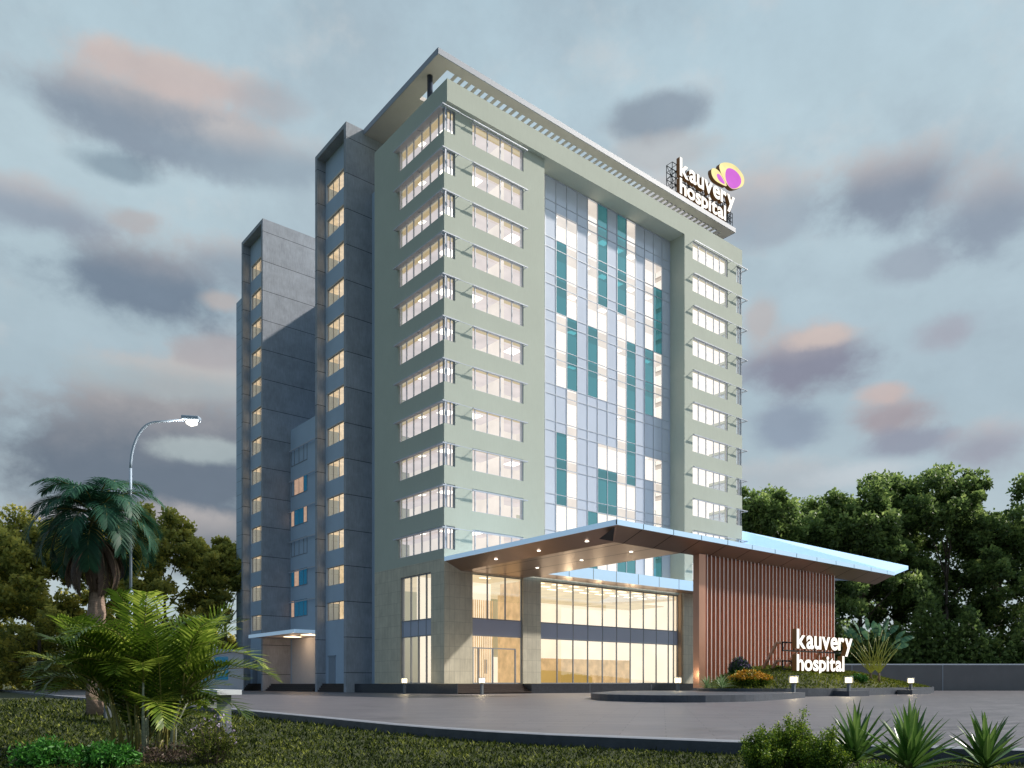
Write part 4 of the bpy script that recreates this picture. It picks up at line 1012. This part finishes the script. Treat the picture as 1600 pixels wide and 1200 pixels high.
# fan shaped traveller palm
tp=PX(1367,73.5); zt_=float(mound_h(np.array([tp[0]]),np.array([tp[1]]))[0])
r=empty('fan_palm',(tp[0],tp[1],zt_-.1),'fan shaped palm with paddle leaves on the mound beside the sign','palm')
rs=np.random.RandomState(4); fan=MB(); tr=MB(); VV=[];FF=[];vv=[]
for bx in (-.38,.38):
    b=D*bx; tr.tube([b,b*1.0+Vector((0,0,.9))],[.13,.10],8)
for i in range(23):
    t=(i/22-.5)*2; b=D*(.38 if i%2 else -.38)+Vector((0,0,.85)); an=t*R(44)+rs.uniform(-.05,.05); Ls=rs.uniform(3.1,4.2); dr=Vector((D.x*math.sin(an),D.y*math.sin(an),math.cos(an)))+Vector((fw[0],fw[1],0))*rs.uniform(-.12,.12)
    mid=b+dr*Ls*.5+D*t*.0; e_=b+dr*Ls+D*t*.12; fan.tube([b,mid,e_],[.05,.035,.022],6)
    ll=rs.uniform(1.0,1.5); wd=rs.uniform(.24,.38); nrm=Vector((-fw[0],-fw[1],0))*rs.uniform(.3,1)+D*rs.uniform(-.6,.6); sd=dr.cross(nrm).normalized(); a=e_.copy(); dd=dr.normalized(); base=len(VV); n_=9
    for j in range(n_+1):
        u=j/n_; ww=wd*math.sin(PI*min(.98,max(.03,u*.93+.05)))**.7*(1 if j%2 else .8)
        VV += [a+sd*ww+Vector((0,0,-ww*.15)),a,a-sd*ww+Vector((0,0,-ww*.15))]; dd=(dd+Vector((0,0,-.10))+D*.02*t).normalized(); a=a+dd*ll/n_
    for j in range(n_):
        q=base+3*j; FF += [(q,q+1,q+4,q+3),(q+1,q+2,q+5,q+4)]; c_=rs.uniform(.2,.9); vv += [c_,c_*.8]
fan.build('leaf_stalk',mat('stalk_yellow_green',(.30,.33,.05),.45,var=.3,scale=2),r,True); tr.build('trunk',M_bark,r,True)
leafmesh('leaf',np.array([tuple(q) for q in VV]),np.array(FF),np.array(vv),L_trav,r)
a=bpy.data.lights.new('fan_palm_point_light','POINT'); a.energy=22; a.color=(1,.9,.5); a.shadow_soft_size=.2; q=bpy.data.objects.new('fan_palm_point_light',a); col.objects.link(q); q.location=(tp[0]-.9,tp[1]-1.1,zt_+.45)  # point light beside the fan palm, without a fixture
# sign glow on the mound
for x in (18.5,21.5,24):
    a=bpy.data.lights.new('sign_glow','POINT'); a.energy=28; a.color=(1,.85,.5); a.shadow_soft_size=.4; q=bpy.data.objects.new('sign_glow',a); col.objects.link(q); q.location=(x,-28.6,1.9)

# rosettes in the right foreground
def rosette(name,x,y,zb,label,seed,n_=34,Ln=.62,wd=.07,leaf=L_blade,cat='plant',group=None,droop=.5,emin=15,emax=88):
    rs=np.random.RandomState(seed); r=empty(name,(x,y,zb),label,cat,group); VV=[];FF=[];vv=[]
    for i in range(n_):
        az=i*2.399+rs.uniform(-.25,.25); u=(i+.5)/n_; el=R(emax-(emax-emin)*u**1.0+rs.uniform(-7,7)); l=Ln*rs.uniform(.8,1.12); a=Vector((0,0,.05+.12*(1-u))); e_=el; sd=Vector((-math.sin(az),math.cos(az),0)); b=len(VV); k=7
        for j in range(k+1):
            t=j/k; w_=wd*(.55+1.1*t if t<.4 else (1-((t-.4)/.6)**1.5)*1.0)*.5+.0008; up=Vector((math.cos(az)*-math.sin(e_),math.sin(az)*-math.sin(e_),math.cos(e_)))
            VV += [a+sd*w_+up*w_*.5,a,a-sd*w_+up*w_*.5]; a=a+Vector((math.cos(az)*math.cos(e_),math.sin(az)*math.cos(e_),math.sin(e_)))*l/k; e_-=droop*t/k*rs.uniform(.6,1.3)
        c_=rs.uniform(.1,.75)
        for j in range(k): q=b+3*j; FF += [(q,q+1,q+4,q+3),(q+1,q+2,q+5,q+4)]; vv += [c_+rs.uniform(0,.08),min(1,c_+.3)]
    leafmesh('leaf',np.array([tuple(q) for q in VV]),np.array(FF),np.array(vv),leaf,r); return r
p=PX(1338,11.0); rosette('spiky_yucca',p[0],p[1],G-.16,'green spiky yucca beside the small leaved shrub',1,44,.72,.09,group='spiky yuccas in the right foreground')
p=PX(1422,10.3); rosette('spiky_yucca',p[0],p[1],G-.20,'larger green spiky yucca right of the first one',2,50,.78,.10,group='spiky yuccas in the right foreground')
p=PX(1540,10.6); rosette('spiky_yucca',p[0],p[1],G-.2,'green spiky yucca nearest the right edge',5,44,.7,.09,group='spiky yuccas in the right foreground')

def bush(name,x,y,zb,label,seed,h,rx,n_,ls,leaf,cat='shrub',group=None,twigs=40,fl=None,spike=0.,aspect=1.6,v0=.0):
    rs=np.random.RandomState(seed); r=empty(name,(x,y,zb),label,cat,group); m=MB(); Cs=[];Vs=[]; per=n_//twigs
    for i in range(twigs):
        a=rs.uniform(0,6.28); q=rs.uniform(0,1)**.6*rx; hh=h*(1-.55*(q/rx)**2)*rs.uniform(.65,1.0)*(1+spike*(rs.rand()<.12)); b=np.array([math.cos(a)*q*.3,math.sin(a)*q*.3,0]); e_=np.array([math.cos(a)*q,math.sin(a)*q,hh])
        m.tube([b,(b+e_)/2+np.array([0,0,.04*h]),e_],[.012*h,.008*h,.003*h],4)
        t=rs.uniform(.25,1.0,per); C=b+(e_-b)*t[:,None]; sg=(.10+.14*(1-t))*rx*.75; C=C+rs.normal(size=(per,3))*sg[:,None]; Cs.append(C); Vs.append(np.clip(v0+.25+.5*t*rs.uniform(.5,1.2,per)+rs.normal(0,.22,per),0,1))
    C=np.concatenate(Cs); C[:,2]=np.maximum(C[:,2],.01); v=np.concatenate(Vs); T=rs.normal(size=(len(C),3)); T[:,2]+=.3; T/=np.linalg.norm(T,axis=1,keepdims=True); N_=np.cross(T,rs.normal(size=T.shape)); N_/=np.linalg.norm(N_,axis=1,keepdims=True)
    V,F=cards(C,T,N_,ls*aspect*rs.uniform(.7,1.2,len(C)),ls*rs.uniform(.7,1.1,len(C))); leafmesh('leaves',V,F,v,leaf,r); m.build('twigs',M_bark,r)
    if fl:
        mt,nf,fs=fl; a=rs.uniform(0,6.28,nf); q=rs.uniform(0,1,nf)**.5*rx; zz=h*(1-.5*(q/rx)**2)*rs.uniform(.75,1.12,nf); C=np.column_stack([np.cos(a)*q,np.sin(a)*q,zz])
        C=np.repeat(C,4,0)+rs.normal(0,fs*.25,(nf*4,3)); T=rs.normal(size=C.shape); T/=np.linalg.norm(T,axis=1,keepdims=True); N_=np.cross(T,rs.normal(size=T.shape)); N_/=np.linalg.norm(N_,axis=1,keepdims=True)
        V,F=cards(C,T,N_,np.full(len(C),fs),np.full(len(C),fs*.7)); leafmesh('flowers',V,F,rs.rand(len(C)),mt,r)
    return r
SG='small leaved shrubs in the right foreground'
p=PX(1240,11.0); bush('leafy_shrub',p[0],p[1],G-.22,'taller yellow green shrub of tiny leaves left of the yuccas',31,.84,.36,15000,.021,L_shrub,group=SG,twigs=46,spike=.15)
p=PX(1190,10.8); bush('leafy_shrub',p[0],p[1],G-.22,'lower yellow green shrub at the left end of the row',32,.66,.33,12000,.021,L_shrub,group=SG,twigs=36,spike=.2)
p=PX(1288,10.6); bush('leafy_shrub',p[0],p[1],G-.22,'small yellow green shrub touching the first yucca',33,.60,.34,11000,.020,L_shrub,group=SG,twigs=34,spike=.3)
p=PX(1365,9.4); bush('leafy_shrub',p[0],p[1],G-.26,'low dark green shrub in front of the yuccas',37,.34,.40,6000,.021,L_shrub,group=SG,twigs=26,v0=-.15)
p=PX(165,11.6); bush('leafy_plant',p[0],p[1],G-.24,'bright green low leafy plant left of the areca palm foot',34,.40,.46,2600,.035,L_bright,cat='plant',twigs=40,aspect=2.6)
p=PX(70,11.8); bush('leafy_plant',p[0],p[1],G-.24,'bright green low leafy plant at the far left edge',35,.42,.5,2600,.035,L_bright,cat='plant',twigs=40,aspect=2.6)
p=PX(332,12.0); bush('flowering_plant',p[0],p[1],G-.22,'airy plant with small lilac flowers right of the areca palm',36,.78,.42,1500,.018,L_grass,cat='plant',twigs=44,fl=(L_lilac,34,.035),aspect=5)
p=PX(270,12.6); bush('dry_litter_plant',p[0],p[1],G-.24,'low dry brown undergrowth at the foot of the areca palm',39,.14,.9,1800,.02,L_dead,cat='plant',twigs=50,aspect=4)
# planting on the mound
def onm(px,f):
    q=PX(px,f); return q[0],q[1],float(mound_h(np.array([q[0]]),np.array([q[1]]))[0])
x,y,z=onm(1172,62.5); bush('flowering_bush',x,y,z-.1,'orange and yellow flowering bush at the left end of the mound',40,1.05,1.65,5200,.11,L_shrub,twigs=60,fl=(L_orange,900,.13),aspect=1.3)
x,y,z=onm(1156,66.5); bush('flowering_bush',x,y,z-.1,'purple flowering bush behind the orange one by the copper wall',41,1.6,.9,2600,.10,L_bright,twigs=30,fl=(L_purple,520,.14),v0=-.2)
x,y,z=onm(1343,70); bush('fern_plant',x,y,z-.05,'small dark fern at the foot of the fan palm',42,.9,.8,2000,.10,L_bright,cat='fern',twigs=30,v0=-.3)
for i,(px,f,lab) in enumerate(((1104,60.3,'pale strap leaved plant nearest the left end of the planter'),(1128,60.0,'pale strap leaved plant next to the orange flowering bush'))):
    q=PX(px,f); z=-.42
    rosette('strap_leaf_plant',q[0],q[1],z,lab,50+i,60,1.15,.055,L_pale,'plant','pale strap leaved plants',droop=2.6,emin=10,emax=85)

# low white board on two grey posts behind the areca palm
bd=empty('post_board',(0,0,0),'low white board on two grey posts half hidden behind the areca palm','board')
pa=PX(350,19.3); pc=PX(170,27); bd.location=(pa[0],pa[1],G-.22); dv=Vector((pc[0]-pa[0],pc[1]-pa[1],0)); bd.rotation_euler=(0,0,math.atan2(dv.y,dv.x)); LL_=dv.length
for x in (0,LL_):
    m=MB(); m.box(x-.13,x+.13,-.13,.13,0,.95); m.build('post',M_post,bd)
m=MB(); m.box(-.35,LL_+.35,-.3,.3,.95,1.07); m.build('board',M_boardw,bd)

sc.view_settings.view_transform='Standard'; sc.view_settings.look='None'; sc.view_settings.exposure=0; sc.view_settings.gamma=1
sc.render.engine='CYCLES'; sc.cycles.max_bounces=8; sc.cycles.transparent_max_bounces=12; sc.cycles.use_denoising=True
sc.cycles.sample_clamp_indirect=4
